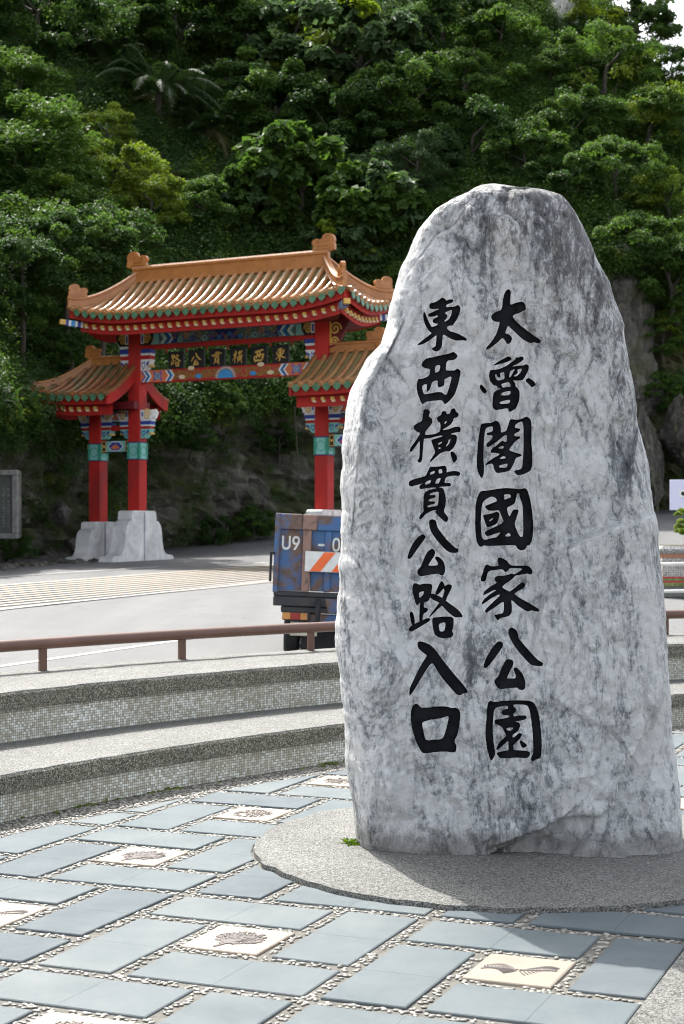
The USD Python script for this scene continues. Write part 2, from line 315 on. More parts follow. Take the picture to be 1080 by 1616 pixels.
for i in range(-7, 8):
    for k in range(-5, 9):
        b, a = 3 * i, 3 * k
        for b0, b1, a0, a1 in ((0, 1, 0, 1), (-1, 1, 1, 2), (1, 2, 0, 2), (0, 2, -1, 0), (-1, 0, -1, 1)):
            full = rect(b + b0, b + b1, a + a0, a + a1)
            if not full.intersects(view): continue
            p = full.intersection(allowed)
            if p.is_empty: continue
            if p.geom_type != 'Polygon': p = max(p.geoms, key=lambda q: q.area)
            if p.area < .012: continue
            slab_polys.append(full if p.area > full.area * .99 else p)
            tilt = rng.normal(0, .0025, 2); dz = rng.normal(0, .0012)
            if b1 - b0 == 1 and a1 - a0 == 1:
                p2 = p.buffer(.008, join_style=2)
                m = slab_mesh(p2, [p2], .010)
                t = part(plaza, 'art_tile', m, 'beige_tile')
                kind = {(0, 0): 'tree', (3, 0): 'fern', (-3, 3): 'tree', (-3, 0): 'fern', (-3, 6): 'seed', (-3, 9): 'seed', (0, -3): 'tree'}.get((b, a), 'tree')
                c = gxy(b + .5, a + .5)
                pr = tree_print(c, eB * .78, eA * .78, kind, 900 + i * 17 + k).intersection(p.buffer(-.01))
                pm = poly_prism(pr, .0035)
                if pm is not None:
                    pm.apply_translation([0, 0, .0095])
                    part(t, 'relief_print', pm, 'tile_print')
            else:
                mid = gxy(b + (b0 + b1) / 2, a + (a0 + a1) / 2)
                d = (eA if b1 - b0 == 2 else eB); d = d / np.linalg.norm(d); nrm = np.array([-d[1], d[0]])
                H = [Polygon([mid + s * nrm * .0006 + d * 3, mid + s * nrm * .0006 - d * 3, mid + s * nrm * 4 - d * 3, mid + s * nrm * 4 + d * 3]) for s in (1, -1)]
                m = slab_mesh(p, H)
                v = m.vertices.copy(); c = v.mean(0)
                v[:, 2] += dz + (v[:, 0] - c[0]) * tilt[0] + (v[:, 1] - c[1]) * tilt[1]; m.vertices = v
                part(plaza, 'paving_slab', m, rng.choice(['slab_stone', 'slab_stone', 'slab_stone_dark', 'slab_stone_pale']))
blocked = unary_union([p.buffer(.006) for p in slab_polys]).union(disc_poly).union(path_poly)
# pebbles set in the joints
def pebble_mesh(seed, sub=1):
    r = np.random.default_rng(seed); m = trimesh.creation.icosphere(sub, 1.0)
    v = m.vertices * np.array([1.0, r.uniform(.5, .72), r.uniform(.34, .46)])
    v *= (1 + .22 * (meshkit.fbm(m.vertices * 1.3 + seed * 7.1, 2, seed) - .5))[:, None]; m.vertices = v; return m
from shapely.prepared import prep
from shapely import contains_xy
joint_zone = Point(*ARC).buffer(R0 - .01, 128).intersection(view).difference(blocked)
minx, miny, maxx, maxy = joint_zone.bounds
cell = .029
gx, gy = np.meshgrid(np.arange(minx, maxx, cell), np.arange(miny, maxy, cell * .60))
gx = gx + (np.arange(gx.shape[0]) % 2)[:, None] * cell / 2
cand = np.column_stack([gx.ravel(), gy.ravel()]) + rng.normal(0, .0045, (gx.size, 2))
cand = cand[contains_xy(joint_zone.buffer(-.008), cand[:, 0], cand[:, 1])]
cand = cand[rng.random(len(cand)) < .74]
dist = np.hypot(cand[:, 0], cand[:, 1])
order = np.argsort(dist); cand = cand[order]
vis = to_px(np.column_stack([cand, np.zeros(len(cand))]))
inframe = (vis[:, 0] > -5) & (vis[:, 0] < 1085) & (vis[:, 1] < 1621)
PB = [(pebble_mesh(s), mt) for s, mt in ((1, 'white_pebble'), (2, 'white_pebble'), (3, 'white_pebble'), (4, 'grey_pebble'), (5, 'white_pebble'), (6, 'grey_pebble'))]
near = np.flatnonzero(inframe)[:300]; isnear = np.zeros(len(cand), bool); isnear[near] = True
jdir = np.arctan2(eB[1], eB[0])
for i in near:
    m, mt = PB[rng.integers(len(PB))]; m = m.copy()
    s = rng.uniform(.0105, .0150); a = rng.choice([jdir, jdir, jdir + 1.5, rng.uniform(0, 3.1)]) + rng.normal(0, .35)
    v = m.vertices * s; c, q = math.cos(a), math.sin(a)
    m.vertices = np.column_stack([v[:, 0] * c - v[:, 1] * q + cand[i, 0], v[:, 0] * q + v[:, 1] * c + cand[i, 1], v[:, 2] * .8 + .002 + rng.uniform(0, .002)])
    part(plaza, 'joint_pebble', m, mt, smooth=True)
def instancer(parent, name, protos, pos, scale, yaw_=None, quat=None, pick=None, kind='stuff', label=None, cat=None):
    path = numbered(str(parent.GetPath()) if parent is not None else '/World', name)
    pi = UsdGeom.PointInstancer.Define(stage, path)
    targets = []
    for k, (m, mt, sm) in enumerate(protos):
        q = path + f'/source_{k}'; usdkit.mesh(stage, q, m, UsdShade.Material.Define(stage, '/World/Looks/' + mt), smooth=sm); targets.append(q)
    pi.CreatePrototypesRel().SetTargets(targets)
    n = len(pos); pick = rng.integers(len(protos), size=n) if pick is None else pick
    pi.CreateProtoIndicesAttr(Vt.IntArray.FromNumpy(pick.astype(np.int32)))
    pi.CreatePositionsAttr(Vt.Vec3fArray.FromNumpy(np.asarray(pos, np.float32)))
    sc = np.broadcast_to(np.asarray(scale, float).reshape(n, -1) if np.ndim(scale) else np.full((n, 1), scale), (n, 3))
    pi.CreateScalesAttr(Vt.Vec3fArray.FromNumpy(np.ascontiguousarray(sc, np.float32)))
    if quat is None:
        y = rng.uniform(0, 6.28, n) if yaw_ is None else yaw_
        quat = np.column_stack([np.cos(y / 2), np.zeros(n), np.zeros(n), np.sin(y / 2)])
    pi.CreateOrientationsAttr(Vt.QuathArray([Gf.Quath(*map(float, q)) for q in quat]))
    return tag(pi.GetPrim(), label, cat, None, kind)
rest = cand[~isnear]
instancer(plaza, 'joint_pebbles', [(m, mt, True) for m, mt in PB], np.column_stack([rest, rng.uniform(.001, .004, len(rest))]), rng.uniform(.010, .0150, len(rest)), np.where(rng.random(len(rest)) < .6, jdir, jdir + 1.5) + rng.normal(0, .4, len(rest)))
# washed concrete pad under the stone and the path at the lower right
pad = poly_prism(disc_poly, .028); part(plaza, 'concrete_pad', pad, 'pebble_wash')
part(plaza, 'washed_path', poly_prism(path_poly, .028), 'pebble_wash')

# ---------------------------------------------------------------- curved steps with mosaic risers
n = {"u": ("uvmap", {}), "v": ("separate_xyz", {}), "mu": ("math", {"math_type": "multiply", "value2": 1 / .0165}), "mv": ("math", {"math_type": "multiply", "value2": 1 / .0165}),
     "c": ("combine_xyz", {}), "f": ("vector_math", {"math_type": "floor"}), "fr": ("vector_math", {"math_type": "fraction"}), "w": ("white_noise_texture", {"dimensions": "3D"}),
     "r": ("rgb_ramp", {"interpolate": True, "ramp": [(0, (.25, .235, .18)), (.3, (.34, .325, .26)), (.55, (.43, .425, .365)), (.72, (.53, .545, .50)), (.88, (.66, .68, .65)), (1, (.78, .79, .76))]}),
     "n": ("noise_texture", {"scale": 1.5, "detail": 3.0}), "g": ("geometry", {}), "wm": ("math", {"math_type": "multiply", "value2": .72}), "nm": ("math", {"math_type": "multiply_add", "value2": .9, "value3": -.28}), "ad": ("math", {"math_type": "add", "use_clamp": True}),
     "fx": ("separate_xyz", {}), "ex": ("math", {"math_type": "subtract", "value2": .5}), "ey": ("math", {"math_type": "subtract", "value2": .5}), "ax": ("math", {"math_type": "absolute"}), "ay": ("math", {"math_type": "absolute"}),
     "mx": ("math", {"math_type": "maximum"}), "k": ("map_range", {"from_min": .40, "from_max": .45, "to_min": 0, "to_max": 1, "clamp": True}), "x": ("mix_color", {"b": (.10, .095, .07)}),
     "inv": ("math", {"math_type": "subtract", "value1": 1.0}), "b": ("bump", {"strength": .5, "distance": .003}), "rr": ("map_range", {"to_min": .3, "to_max": .9}), "p": ("principled_bsdf", {"specular_ior_level": .5})}
l = [("u.UV", "v.vector"), ("v.x", "mu.value1"), ("v.y", "mv.value1"), ("mu.value", "c.x"), ("mv.value", "c.y"), ("c.vector", "f.vector1"), ("c.vector", "fr.vector1"), ("f.vector", "w.vector"),
     ("w.value", "wm.value1"), ("g.position", "n.vector"), ("n.fac", "nm.value1"), ("wm.value", "ad.value1"), ("nm.value", "ad.value2"), ("ad.value", "r.fac"),
     ("fr.vector", "fx.vector"), ("fx.x", "ex.value1"), ("fx.y", "ey.value1"), ("ex.value", "ax.value1"), ("ey.value", "ay.value1"), ("ax.value", "mx.value1"), ("ay.value", "mx.value2"), ("mx.value", "k.value"),
     ("k.result", "x.fac"), ("r.color", "x.a"), ("x.result", "p.base_color"), ("k.result", "inv.value2"), ("inv.value", "b.height"), ("b.normal", "p.normal"), ("k.result", "rr.value"), ("rr.result", "p.roughness")]
n["u"] = ("attribute", {"attribute": "st"}); l[0] = ("u.vector", "v.vector")
usdkit.material(stage, '/World/Looks/mosaic', n, l, surface="p.BSDF")
TH = np.radians(np.linspace(84, 182, 240))
def arc(r, z): return np.column_stack([ARC[0] + r * np.cos(TH), ARC[1] + r * np.sin(TH), np.full(len(TH), z)])
def sweep(profile):
    """closed (r, z) profile swept along the arc, rough by a few millimetres"""
    rows = []
    for r, z in profile + [profile[0]]:
        p = arc(r, z); rows.append(p)
    m = sheet(np.stack(rows, 0)); return m
def wob(m, amp, seed):
    v = m.vertices.copy(); d = meshkit.fbm(v * 14, 3, seed) - .5; nrm = v[:, :2] - ARC; nrm /= np.linalg.norm(nrm, axis=1, keepdims=True)
    v[:, :2] -= nrm * (d * amp)[:, None]; v[:, 2] += (meshkit.fbm(v * 9 + 50, 3, seed) - .5) * amp; m.vertices = v; return m
def mosaic(r, z0, z1):
    a, b = arc(r, z0), arc(r, z1); m = ribbon(b, a); s = TH * r
    return m, np.concatenate([np.column_stack([s, np.full(len(s), z1)]), np.column_stack([s, np.full(len(s), z0)])])
st = thing('curved_step', 'lower curved step with pale mosaic tile riser and rough pebble concrete tread', 'step')
m, uv = mosaic(R0, -.05, .162); part(st, 'mosaic_riser', m, 'mosaic', uv=uv)
part(st, 'tread', wob(sweep([(R0 - .030, .165), (R0 - .030, .24), (R0 - .018, .262), (R1 + .05, .262), (R1 + .05, .16)]), .012, 3), 'pebble_wash')
part(st, 'lip', wob(sweep([(R0 - .036, .16), (R0 - .036, .246), (R0 - .028, .256), (R0 - .028, .16)]), .012, 3), 'pebble_wash_stained')
st2 = thing('curved_step', 'upper curved ledge with mosaic tile riser carrying the low brown rail', 'step')
m, uv = mosaic(R1, .255, .462); part(st2, 'mosaic_riser', m, 'mosaic', uv=uv)
part(st2, 'ledge', wob(sweep([(R1 - .030, .465), (R1 - .030, .55), (R1 - .018, .575), (R2 - .02, .575), (R2, .56), (R2, -.3), (R2 - .2, -.3), (R2 - .2, .46)]), .012, 8), 'pebble_wash')
part(st2, 'lip', wob(sweep([(R1 - .036, .46), (R1 - .036, .557), (R1 - .028, .568), (R1 - .028, .46)]), .012, 8), 'pebble_wash_stained')
rl = thing('low_rail', 'thick brown pipe rail on short posts along the top of the curved ledge', 'rail')
RR = R2 - .12
part(rl, 'pipe', tube(arc(RR, .765)[::2], .042, 12), 'brown_rail', smooth=True)
def rail_angle(px):
    A = np.radians(np.linspace(100, 150, 2000)); q = to_px(np.column_stack([ARC[0] + RR * np.cos(A), ARC[1] + RR * np.sin(A), np.full(2000, .62)]))[:, 0]; return A[np.argmin(np.abs(q - px))]
pa = [rail_angle(67), rail_angle(287), rail_angle(491)]; dA = (pa[0] - pa[2]) / 2
for a in [pa[0] + dA * k for k in range(5, 0, -1)] + pa + [pa[2] - dA * k for k in range(1, 6)]:
    c = np.array([ARC[0] + RR * math.cos(a), ARC[1] + RR * math.sin(a)])
    m = rbx(-.03, .03, -.014, .014, .57, .735, .003); m.apply_transform(trimesh.transformations.rotation_matrix(a + np.pi / 2, [0, 0, 1])); m.apply_translation([c[0], c[1], 0])
    part(rl, 'post', m, 'brown_rail')
# moss along the foot of the riser
mp = []
for _ in range(70):
    a = math.radians(rng.choice([rng.normal(142.5, .8), rng.normal(139.5, .5), rng.normal(133, .6), rng.uniform(122, 147)])); r = R0 - abs(rng.normal(.01, .03))
    q = trimesh.creation.icosphere(1, 1); q.vertices = q.vertices * [rng.uniform(.006, .022), rng.uniform(.006, .018), rng.uniform(.003, .010)] * (1 + .3 * rng.normal(size=(len(q.vertices), 1))) + [ARC[0] + r * math.cos(a), ARC[1] + r * math.sin(a), .005]; mp.append(q)
tag(part(None, 'moss', join(mp), 'moss', kind='stuff'), 'green moss growing along the foot of the mosaic riser', 'moss')
# ---------------------------------------------------------------- the carved marble boulder
def D(s): return [tuple(map(float, q.split(','))) for q in s.split()]
# outlines of the characters as read off enlarged crops; (x0, y0, size) of the crop in the photograph; + solid, - hole
GLYPH = {
'east': (650, 460, 100, ['+475,130 520,100 575,125 590,155 650,130 700,132 715,155 690,190 610,215 585,235 590,268 640,262 720,262 780,228 815,240 832,290 820,370 770,480 690,590 660,575 605,600 600,630 660,680 720,690 830,735 930,790 942,825 920,842 860,825 780,840 690,815 620,780 560,735 528,740 520,930 480,1000 420,1025 365,1005 340,965 390,945 412,920 425,740 395,765 300,835 200,895 110,915 95,905 170,840 330,720 340,705 290,670 230,570 200,470 195,380 210,340 235,370 262,450 330,590 350,605 435,575 445,545 400,545 360,525 360,480 390,455 440,435 445,405 400,415 300,435 275,410 290,375 400,330 470,300 455,290 330,300 298,270 305,210 340,190 410,180',
  '-560,360 690,305 685,370 640,470 570,515 555,500 600,455 615,410 590,385']),
'west': (650, 545, 100, ['+165,330 190,275 250,220 350,205 500,170 640,140 715,105 745,130 785,170 770,215 720,250 620,255 590,300 580,425 640,425 730,430 780,390 830,425 835,480 790,680 740,830 660,930 600,985 560,1005 520,930 400,940 240,960 190,1010 160,975 110,850 85,740 90,640 110,570 170,575 300,520 320,400 240,395 175,360',
  '-400,350 490,325 475,440 395,470', '-170,690 265,645 255,810 320,740 345,620 445,590 440,680 460,720 550,690 565,620 555,580 690,515 650,680 600,840 560,840 510,795 420,795 320,815 205,840']),
'cross': (640, 635, 100, ['+310,130 350,110 400,125 425,165 395,240 440,265 460,290 462,350 400,430 345,490 330,555 430,550 520,535 595,490 600,350 550,325 535,265 560,240 610,215 620,160 660,142 700,160 705,200 760,190 775,130 810,97 850,105 865,165 905,180 910,225 880,255 825,270 810,330 760,390 640,460 640,475 760,450 850,412 930,415 950,460 930,510 880,505 760,540 860,552 885,590 870,690 820,780 750,840 690,830 590,870 500,950 430,1020 415,1005 460,930 515,850 480,770 440,650 455,632 630,582 630,565 560,570 450,605 330,620 315,620 300,800 290,960 270,1020 230,1030 205,995 240,950 250,640 200,720 100,850 70,830 90,770 180,650 260,520 200,505 140,450 140,400 200,355 285,320 300,200',
  '-665,360 675,330 705,310 700,345 675,370', '-550,715 565,695 625,665 620,690 580,720', '-560,770 600,765 605,790 570,795', '-690,745 735,680 735,640 775,620 750,700 705,750', '+760,850 800,830 845,860 895,960 830,1040 800,990']),
'pass': (635, 725, 100, ['+475,120 560,128 700,108 740,110 765,160 755,225 800,205 890,195 970,205 995,245 970,285 860,275 745,300 715,405 830,400 832,455 760,462 680,465 620,470 700,490 725,560 750,680 740,790 705,890 790,990 770,1070 720,1060 620,970 555,890 590,860 520,870 400,930 310,1035 285,1000 310,940 370,880 355,800 365,650 380,560 470,515 600,485 500,480 310,510 290,480 310,430 370,400 250,440 140,465 110,430 120,370 200,335 400,285 430,220',
  '-470,265 480,220 560,190 550,240', '-620,175 670,160 690,215 675,235 625,240', '-385,430 410,375 500,345 470,415', '-560,410 590,335 660,310 645,370 610,415', '-470,590 520,565 600,550 625,560 620,700 605,790 540,800 440,820 430,800 450,780 560,755 565,715 460,715 450,690 490,670 570,650 575,605 475,610']),
'public': (635, 815, 100, ['+455,80 490,48 540,48 580,80 600,190 680,290 760,400 860,490 910,540 965,550 945,625 820,620 740,570 600,420 500,280 465,180', '+350,300 400,335 395,370 300,500 150,720 100,725 90,690 130,560 200,430 280,340', '+510,545 560,580 560,660 440,830 480,845 605,835 610,790 555,710 575,680 640,695 710,770 735,870 730,960 700,1005 640,1000 630,975 520,985 400,1010 300,1025 250,960 270,900 320,860 370,720 430,600']),
'way': (640, 910, 100, ['+140,110 190,115 245,140 310,120 420,120 465,145 435,330 390,430 250,445 205,490 180,470 140,340 115,210', '-230,270 320,245 310,300 250,365 235,345', '+255,430 320,430 315,530 370,535 390,560 370,600 300,640 295,740 235,790 240,560', '+90,590 140,620 170,800 110,840 70,640', '+60,880 110,825 250,760 390,700 430,730 400,770 200,890 95,945 55,910', '+615,65 650,100 680,170 560,310 500,310 560,160', '+430,290 510,300 600,345 640,365 700,420 900,560 978,660 970,700 930,690 850,700 740,620 620,490 570,440 420,370', '+680,155 740,125 795,145 790,200 720,330 680,440 600,520 420,690 395,690 530,510 620,400 670,240 640,180', '+470,700 560,690 700,685 780,680 830,720 815,880 790,930 825,980 790,1040 650,1055 560,1035 500,990 465,860 455,750', '-565,805 690,770 670,930 585,940']),
'enter': (640, 1005, 100, ['+205,100 240,75 330,95 430,140 530,240 640,400 800,600 1000,830 1065,920 1060,955 990,965 940,1000 870,985 780,880 620,700 520,540 475,455 430,460 370,550 230,770 90,1000 65,1000 70,880 180,650 290,440 375,320 300,270 215,190']),
'mouth': (640, 1100, 100, ['+180,110 215,125 265,185 420,180 580,155 720,165 800,195 850,180 920,215 940,290 925,480 890,650 830,755 870,820 870,920 830,950 680,930 500,940 310,965 260,920 180,760 120,570 88,380 100,220 130,145', '-275,435 420,390 620,365 750,310 700,540 640,720 500,725 345,745 310,590']),
'great': (760, 455, 100, ['+430,25 470,12 500,40 505,90 485,290 590,240 690,225 740,250 765,345 730,385 600,430 520,470 620,590 740,690 900,800 1015,880 1010,925 960,935 900,920 830,935 720,880 600,770 500,680 455,630 430,690 405,770 480,785 530,850 500,930 440,955 400,880 360,840 280,920 150,1020 75,1055 90,1000 190,890 260,770 300,640 320,570 220,570 165,510 175,450 240,400 350,365 365,200 390,90']),
'stroke_lu': (750, 555, 100, ['+75,590 105,550 150,600 190,640 205,685 165,720 100,660', '+870,465 920,445 980,480 1050,560 970,615 910,545 865,510', '+300,240 380,175 500,110 570,75 620,100 620,140 540,180 400,215', '+530,245 640,165 690,130 690,95 750,95 810,75 835,120 800,160 720,210 640,245 640,250 740,240 820,235 870,210 920,230 915,310 870,400 820,480 780,490 690,495 640,480 690,540 690,590 740,630 765,700 755,830 700,970 640,1000 600,1030 565,1010 570,960 480,975 340,1000 295,940 300,800 320,690 380,650 450,630 400,620 370,580 320,575 260,510 235,420 250,330 280,305 330,315 420,290',
  '-445,550 580,510 615,595 520,605 470,610 460,580', '-335,395 365,375 385,440 440,440 425,360 500,345 505,470 370,495', '-575,435 600,325 690,290 650,350 610,430', '-720,300 805,285 780,350 710,420 650,415 735,365', '-440,720 480,690 610,660 600,740 440,745', '-425,850 600,810 595,880 420,895']),
'pavilion': (745, 650, 105, ['+150,185 310,180 330,165 400,140 440,165 475,250 470,340 560,310 580,250 615,130 650,115 720,130 820,110 890,70 970,130 975,500 985,870 950,960 850,1010 740,1035 670,955 810,930 830,800 840,500 840,250 820,150 760,170 700,215 700,260 790,270 770,320 690,350 690,395 790,395 780,430 710,470 640,560 600,620 700,660 815,690 800,720 715,745 690,820 640,920 600,965 400,1000 360,930 340,830 220,870 230,830 330,760 460,690 410,665 300,665 310,620 345,575 390,560 490,460 540,490 575,470 565,360 480,420 380,505 260,580 230,550 240,510 330,440 335,375 240,375 240,340 330,320 345,280 335,230 220,260 200,420 185,700 200,900 195,1010 170,1080 140,1060 80,930 85,650 110,400 130,280',
  '-430,575 510,550 525,575 490,605 430,590', '-445,760 515,710 560,745 500,765', '-440,870 580,835 580,870 560,905 445,905']),
'nation': (745, 765, 105, ['+150,100 240,98 480,55 620,52 780,75 870,50 905,90 945,220 985,450 1000,720 980,900 940,985 900,980 870,1050 800,1070 740,1040 710,975 450,990 220,995 210,980 150,1010 110,990 70,900 50,650 55,380 75,240 110,150',
  '-170,300 220,240 310,190 380,205 415,265 300,310 215,345 220,375 270,420 350,425 440,410 470,480 520,600 450,650 195,765 240,840 330,815 480,760 410,850 300,870 200,900 160,850 145,650 150,450', '+180,490 320,470 400,435 455,460 440,550 400,640 270,695 240,680 190,540', '-275,580 345,535 340,560 290,600', '-520,155 620,155 635,200 580,225 525,245', '-735,140 770,140 775,200 825,320 830,600 835,845 775,845 690,640 720,560 765,410 740,400 670,400 615,520 590,480 565,375 640,340 700,300 715,230', '-525,840 600,770 640,835']),
'home': (755, 875, 105, ['+320,55 360,45 470,100 495,145 540,180 650,185 820,178 885,260 880,310 850,330 800,310 680,330 600,345 585,370 500,440 410,500 390,540 500,600 520,600 620,520 700,455 740,455 770,500 745,545 640,600 580,645 700,720 850,800 980,880 990,910 960,935 870,905 820,930 760,910 640,830 580,770 535,735 550,850 545,950 500,1005 360,1030 320,1075 290,1040 260,985 300,975 400,955 420,900 420,770 380,780 240,880 135,950 105,930 130,880 280,740 360,660 330,650 200,720 70,815 55,790 100,720 200,640 300,580 260,575 100,660 75,660 100,600 180,530 310,460 270,430 265,380 300,350 430,345 540,310 590,325 730,235 640,220 510,220 490,260 450,290 420,270 395,240 300,250 180,265 150,310 120,440 50,440 40,410 80,270 110,180 150,160 210,195 340,185 310,120']),
'public_2': (755, 985, 110, ['+460,120 490,60 520,50 590,85 620,150 625,220 740,350 850,480 930,560 1010,600 1000,655 840,645 780,600 600,400 500,240', '+330,260 385,290 385,350 300,470 150,670 100,685 80,650 120,530 200,390 280,290', '+430,550 480,540 540,560 550,630 440,835 460,845 600,840 545,700 560,675 610,680 690,770 735,890 730,1000 690,1025 630,1015 610,985 500,990 320,1015 250,910 250,870 320,800 360,680']),
'garden': (755, 1095, 110, ['+150,130 195,105 230,130 360,110 560,105 700,100 830,115 880,160 940,300 975,550 990,800 975,1000 900,1015 850,1055 815,1020 830,960 855,930 850,650 825,420 800,260 760,170 550,165 545,190 590,235 580,290 550,300 550,355 620,335 740,335 755,370 730,400 640,420 560,425 640,450 655,500 620,580 560,620 530,640 540,690 640,600 690,630 640,710 560,780 545,800 550,875 640,875 790,890 810,940 770,1000 600,990 340,1005 290,940 290,910 400,885 475,880 470,720 400,790 290,880 280,850 320,760 440,650 410,600 380,530 330,490 260,470 250,410 300,395 480,365 485,335 380,330 360,280 400,240 470,230 450,180 330,200 250,230 230,400 225,600 245,800 270,940 210,1040 185,1020 130,830 110,600 125,350', '-430,545 480,525 550,525 520,565 480,580', '+635,735 670,725 760,790 750,820 685,850'])}
def glyph_px(name):
    """the character as a shapely shape, in pixels of the photograph, y down"""
    x0, y0, size, loops = GLYPH[name]; sh = Polygon()
    for s in loops:
        q = chaikin(np.array(D(s[1:])) * size / 1080 + [x0, y0], 2)
        p = Polygon(q).buffer(0)
        sh = sh.union(p) if s[0] == '+' else sh.difference(p)
    return sh.simplify(.12)

YC, BT = 7.66, .40                                 # middle plane and half thickness of the boulder
left_px = D('562,1352 560,1335 557,1280 551,1215 543,1160 537,1090 534,1020 532,985 533,940 535,880 540,830 541,790 538,770 541,735 541,690 545,650 553,617 563,598 577,570 599,543 611,500 621,470 632,430 645,390 660,362 680,338 705,322 730,312 752,298')
right_px = D('1076,1356 1076,1345 1075,1310 1070,1260 1066,1200 1061,1150 1056,1090 1051,1040 1047,980 1042,930 1038,880 1034,830 1025,790 1022,740 1017,710 1008,670 1003,625 995,580 988,545 982,505 970,480 957,450 945,420 930,385 912,352 890,325 870,313 830,308 795,299')
LP, RP = np.array([at_y(*p, YC) for p in left_px]), np.array([at_y(*p, YC) for p in right_px])
top = at_y(774, 292, YC)
ZT = top[2]
NZ, NF, NBK = 400, 230, 60
tz = np.linspace(0, 1, NZ); zz = -.03 + (ZT + .03) * np.sin(tz ** .9 * np.pi / 2) ** .9
zz = np.interp(np.linspace(0, 1, NZ), [0, .82, .95, 1], [-.03, ZT * .86, ZT * .985, ZT])
LZ = np.append(LP[:, 2], ZT); LX = np.append(LP[:, 0], top[0] - .004); RZ = np.append(RP[:, 2], ZT); RX = np.append(RP[:, 0], top[0] + .004)
xl, xr = np.interp(zz, LZ, LX), np.interp(zz, RZ, RX)
def jag_line(z, seed): q = meshkit.fbm(np.column_stack([z * 5, z * 0, z * 0 + seed]), 5, seed) - .5; return q * .024 + .002 * np.round(q * 9)
taper = np.clip((ZT - zz) / .12, 0, 1)
jl, jr = jag_line(zz, 3), jag_line(zz, 9)
xl, xr = xl + (jl - jl.mean()) * taper, xr + (jr - jr.mean() - .008) * taper
xc, hw = (xl + xr) / 2, (xr - xl) / 2
bt = BT * np.clip(1 - .25 * zz / ZT, 0, 1) * np.sqrt(np.clip((ZT - zz) / .34, .0, 1) * (2 - np.clip((ZT - zz) / .34, 0, 1))) + .004
CRACKS = [  # (polyline in the photograph, step in m, falloff in px, side that stands proud)
 ('1000,735 985,790 978,822 950,838 915,850 890,866 868,905 860,935', .075, 80), ('690,1012 730,1030 752,1050 770,1075 779,1110', .012, 60), ('652,826 690,868 720,902 760,910', .010, 45),
 ('868,1300 900,1288 945,1285 968,1270 975,1235 995,1195', .085, 70), ('800,735 850,742 895,760 930,800', -.015, 50), ('830,505 852,540 880,552', .012, 35), ('940,420 925,500 940,560 915,610 935,660', .020, 50),
 ('610,560 585,610 578,660 566,720 560,790', -.030, 45), ('740,320 720,350 690,365 665,400', .016, 40), ('830,318 845,380 835,430', .015, 40), ('700,300 760,330 810,345 870,335', -.02, 45), ('900,1120 930,1140 960,1150 985,1180', .018, 40),
 ('790,1340 850,1315 868,1300', .05, 45), ('905,1340 925,1318 960,1330 990,1348', -.06, 40), ('780,555 800,562', .012, 14), ('560,880 590,930 600,1000', .012, 40), ('980,600 960,660 990,720', .02, 40), ('640,500 612,560 640,600', .01, 35), ('900,900 880,960 905,1010 885,1060', .014, 40)]
def relief(x, z):
    """how far the front face stands out, in metres"""
    P = np.stack([x, z * .7, 0 * x], -1)
    r = .10 * (meshkit.fbm(P * 1.5 + 3.3, 3, 21) - .5)
    a = meshkit.fbm(np.stack([x * 2.6 + z * .9, z * 1.7 - x * .6, 0 * x + 4], -1), 5, 31)
    r += .085 * (np.abs(a - .5) ** .8 - .15)
    c2 = meshkit.fbm(np.stack([x * 7 + z * 2.5, z * 4.2 - x * 1.5, 0 * x + 9], -1), 5, 41)
    r += .050 * (np.minimum(np.abs(c2 - .5) * 3.2, .5) - .2) + .026 * (meshkit.fbm(P * 11 + 8, 4, 12) - .5) + .012 * (meshkit.fbm(np.stack([x * 34, z * 22, 0 * x], -1), 3, 14) - .5)
    r += .011 * np.round(15 * meshkit.fbm(np.stack([x * 3.2 + z * 1.1, z * 2.0 - x * 1.1, 0 * x + 17], -1), 5, 57)) * smooth01((meshkit.fbm(P * 1.1 + 30, 2, 58) - .42) / .14)
    px = to_px(np.stack([x, np.full_like(x, YC - .33), z], -1))
    for line, step, fall in CRACKS:
        q = np.array(D(line)); best = np.full(x.shape, 1e9); sd = np.zeros(x.shape)
        wig = (meshkit.fbm(np.stack([px[..., 0] / 16, px[..., 1] / 16, 0 * x + len(line)], -1), 3, 77) - .5) * 15
        for a0, a1 in zip(q[:-1], q[1:]):
            d = a1 - a0; L = np.hypot(*d); t = np.clip(((px - a0) @ d) / L ** 2, 0, 1); w = px - a0 - t[..., None] * d
            dist = np.hypot(w[..., 0], w[..., 1]); s = np.sign(d[0] * w[..., 1] - d[1] * w[..., 0]); up = dist < best
            best = np.where(up, dist, best); sd = np.where(up, s * dist, sd)
        sd = sd + wig * np.clip(best / 20, .15, 1); k = np.exp(-(best / fall) ** 2)
        r += -step * k / (1 + np.exp(np.clip(-sd / 1.6, -40, 40))) * np.where(sd > -1e9, 1, 1) - .012 * np.exp(-(sd / 1.3) ** 2) * np.exp(-(best / 14) ** 2)
    return r
s = np.sin(np.linspace(-1, 1, NF) * np.pi / 2 * .985) / math.sin(np.pi / 2 * .985)
s = .45 * s + .55 * np.linspace(-1, 1, NF)
sb = np.linspace(1, -1, NBK + 2)[1:-1]
XF = xc[:, None] + hw[:, None] * s[None]; ZF = np.repeat(zz[:, None], NF, 1)
edge = (1 - np.abs(s) ** 4.2).clip(0) ** (1 / 2.6)
YF = YC - bt[:, None] * edge[None] * (1 + .12 * s[None])
rel = relief(XF, ZF); fade = np.clip((1 - np.abs(s)) / .10, 0, 1)[None] * np.clip((ZT - zz) / .10, 0, 1)[:, None]
YF = YF - rel * (.15 + .85 * fade) * np.clip((ZT - zz) / .05, 0, 1)[:, None]
XB = xc[:, None] + hw[:, None] * sb[None]; ZB = np.repeat(zz[:, None], NBK, 1)
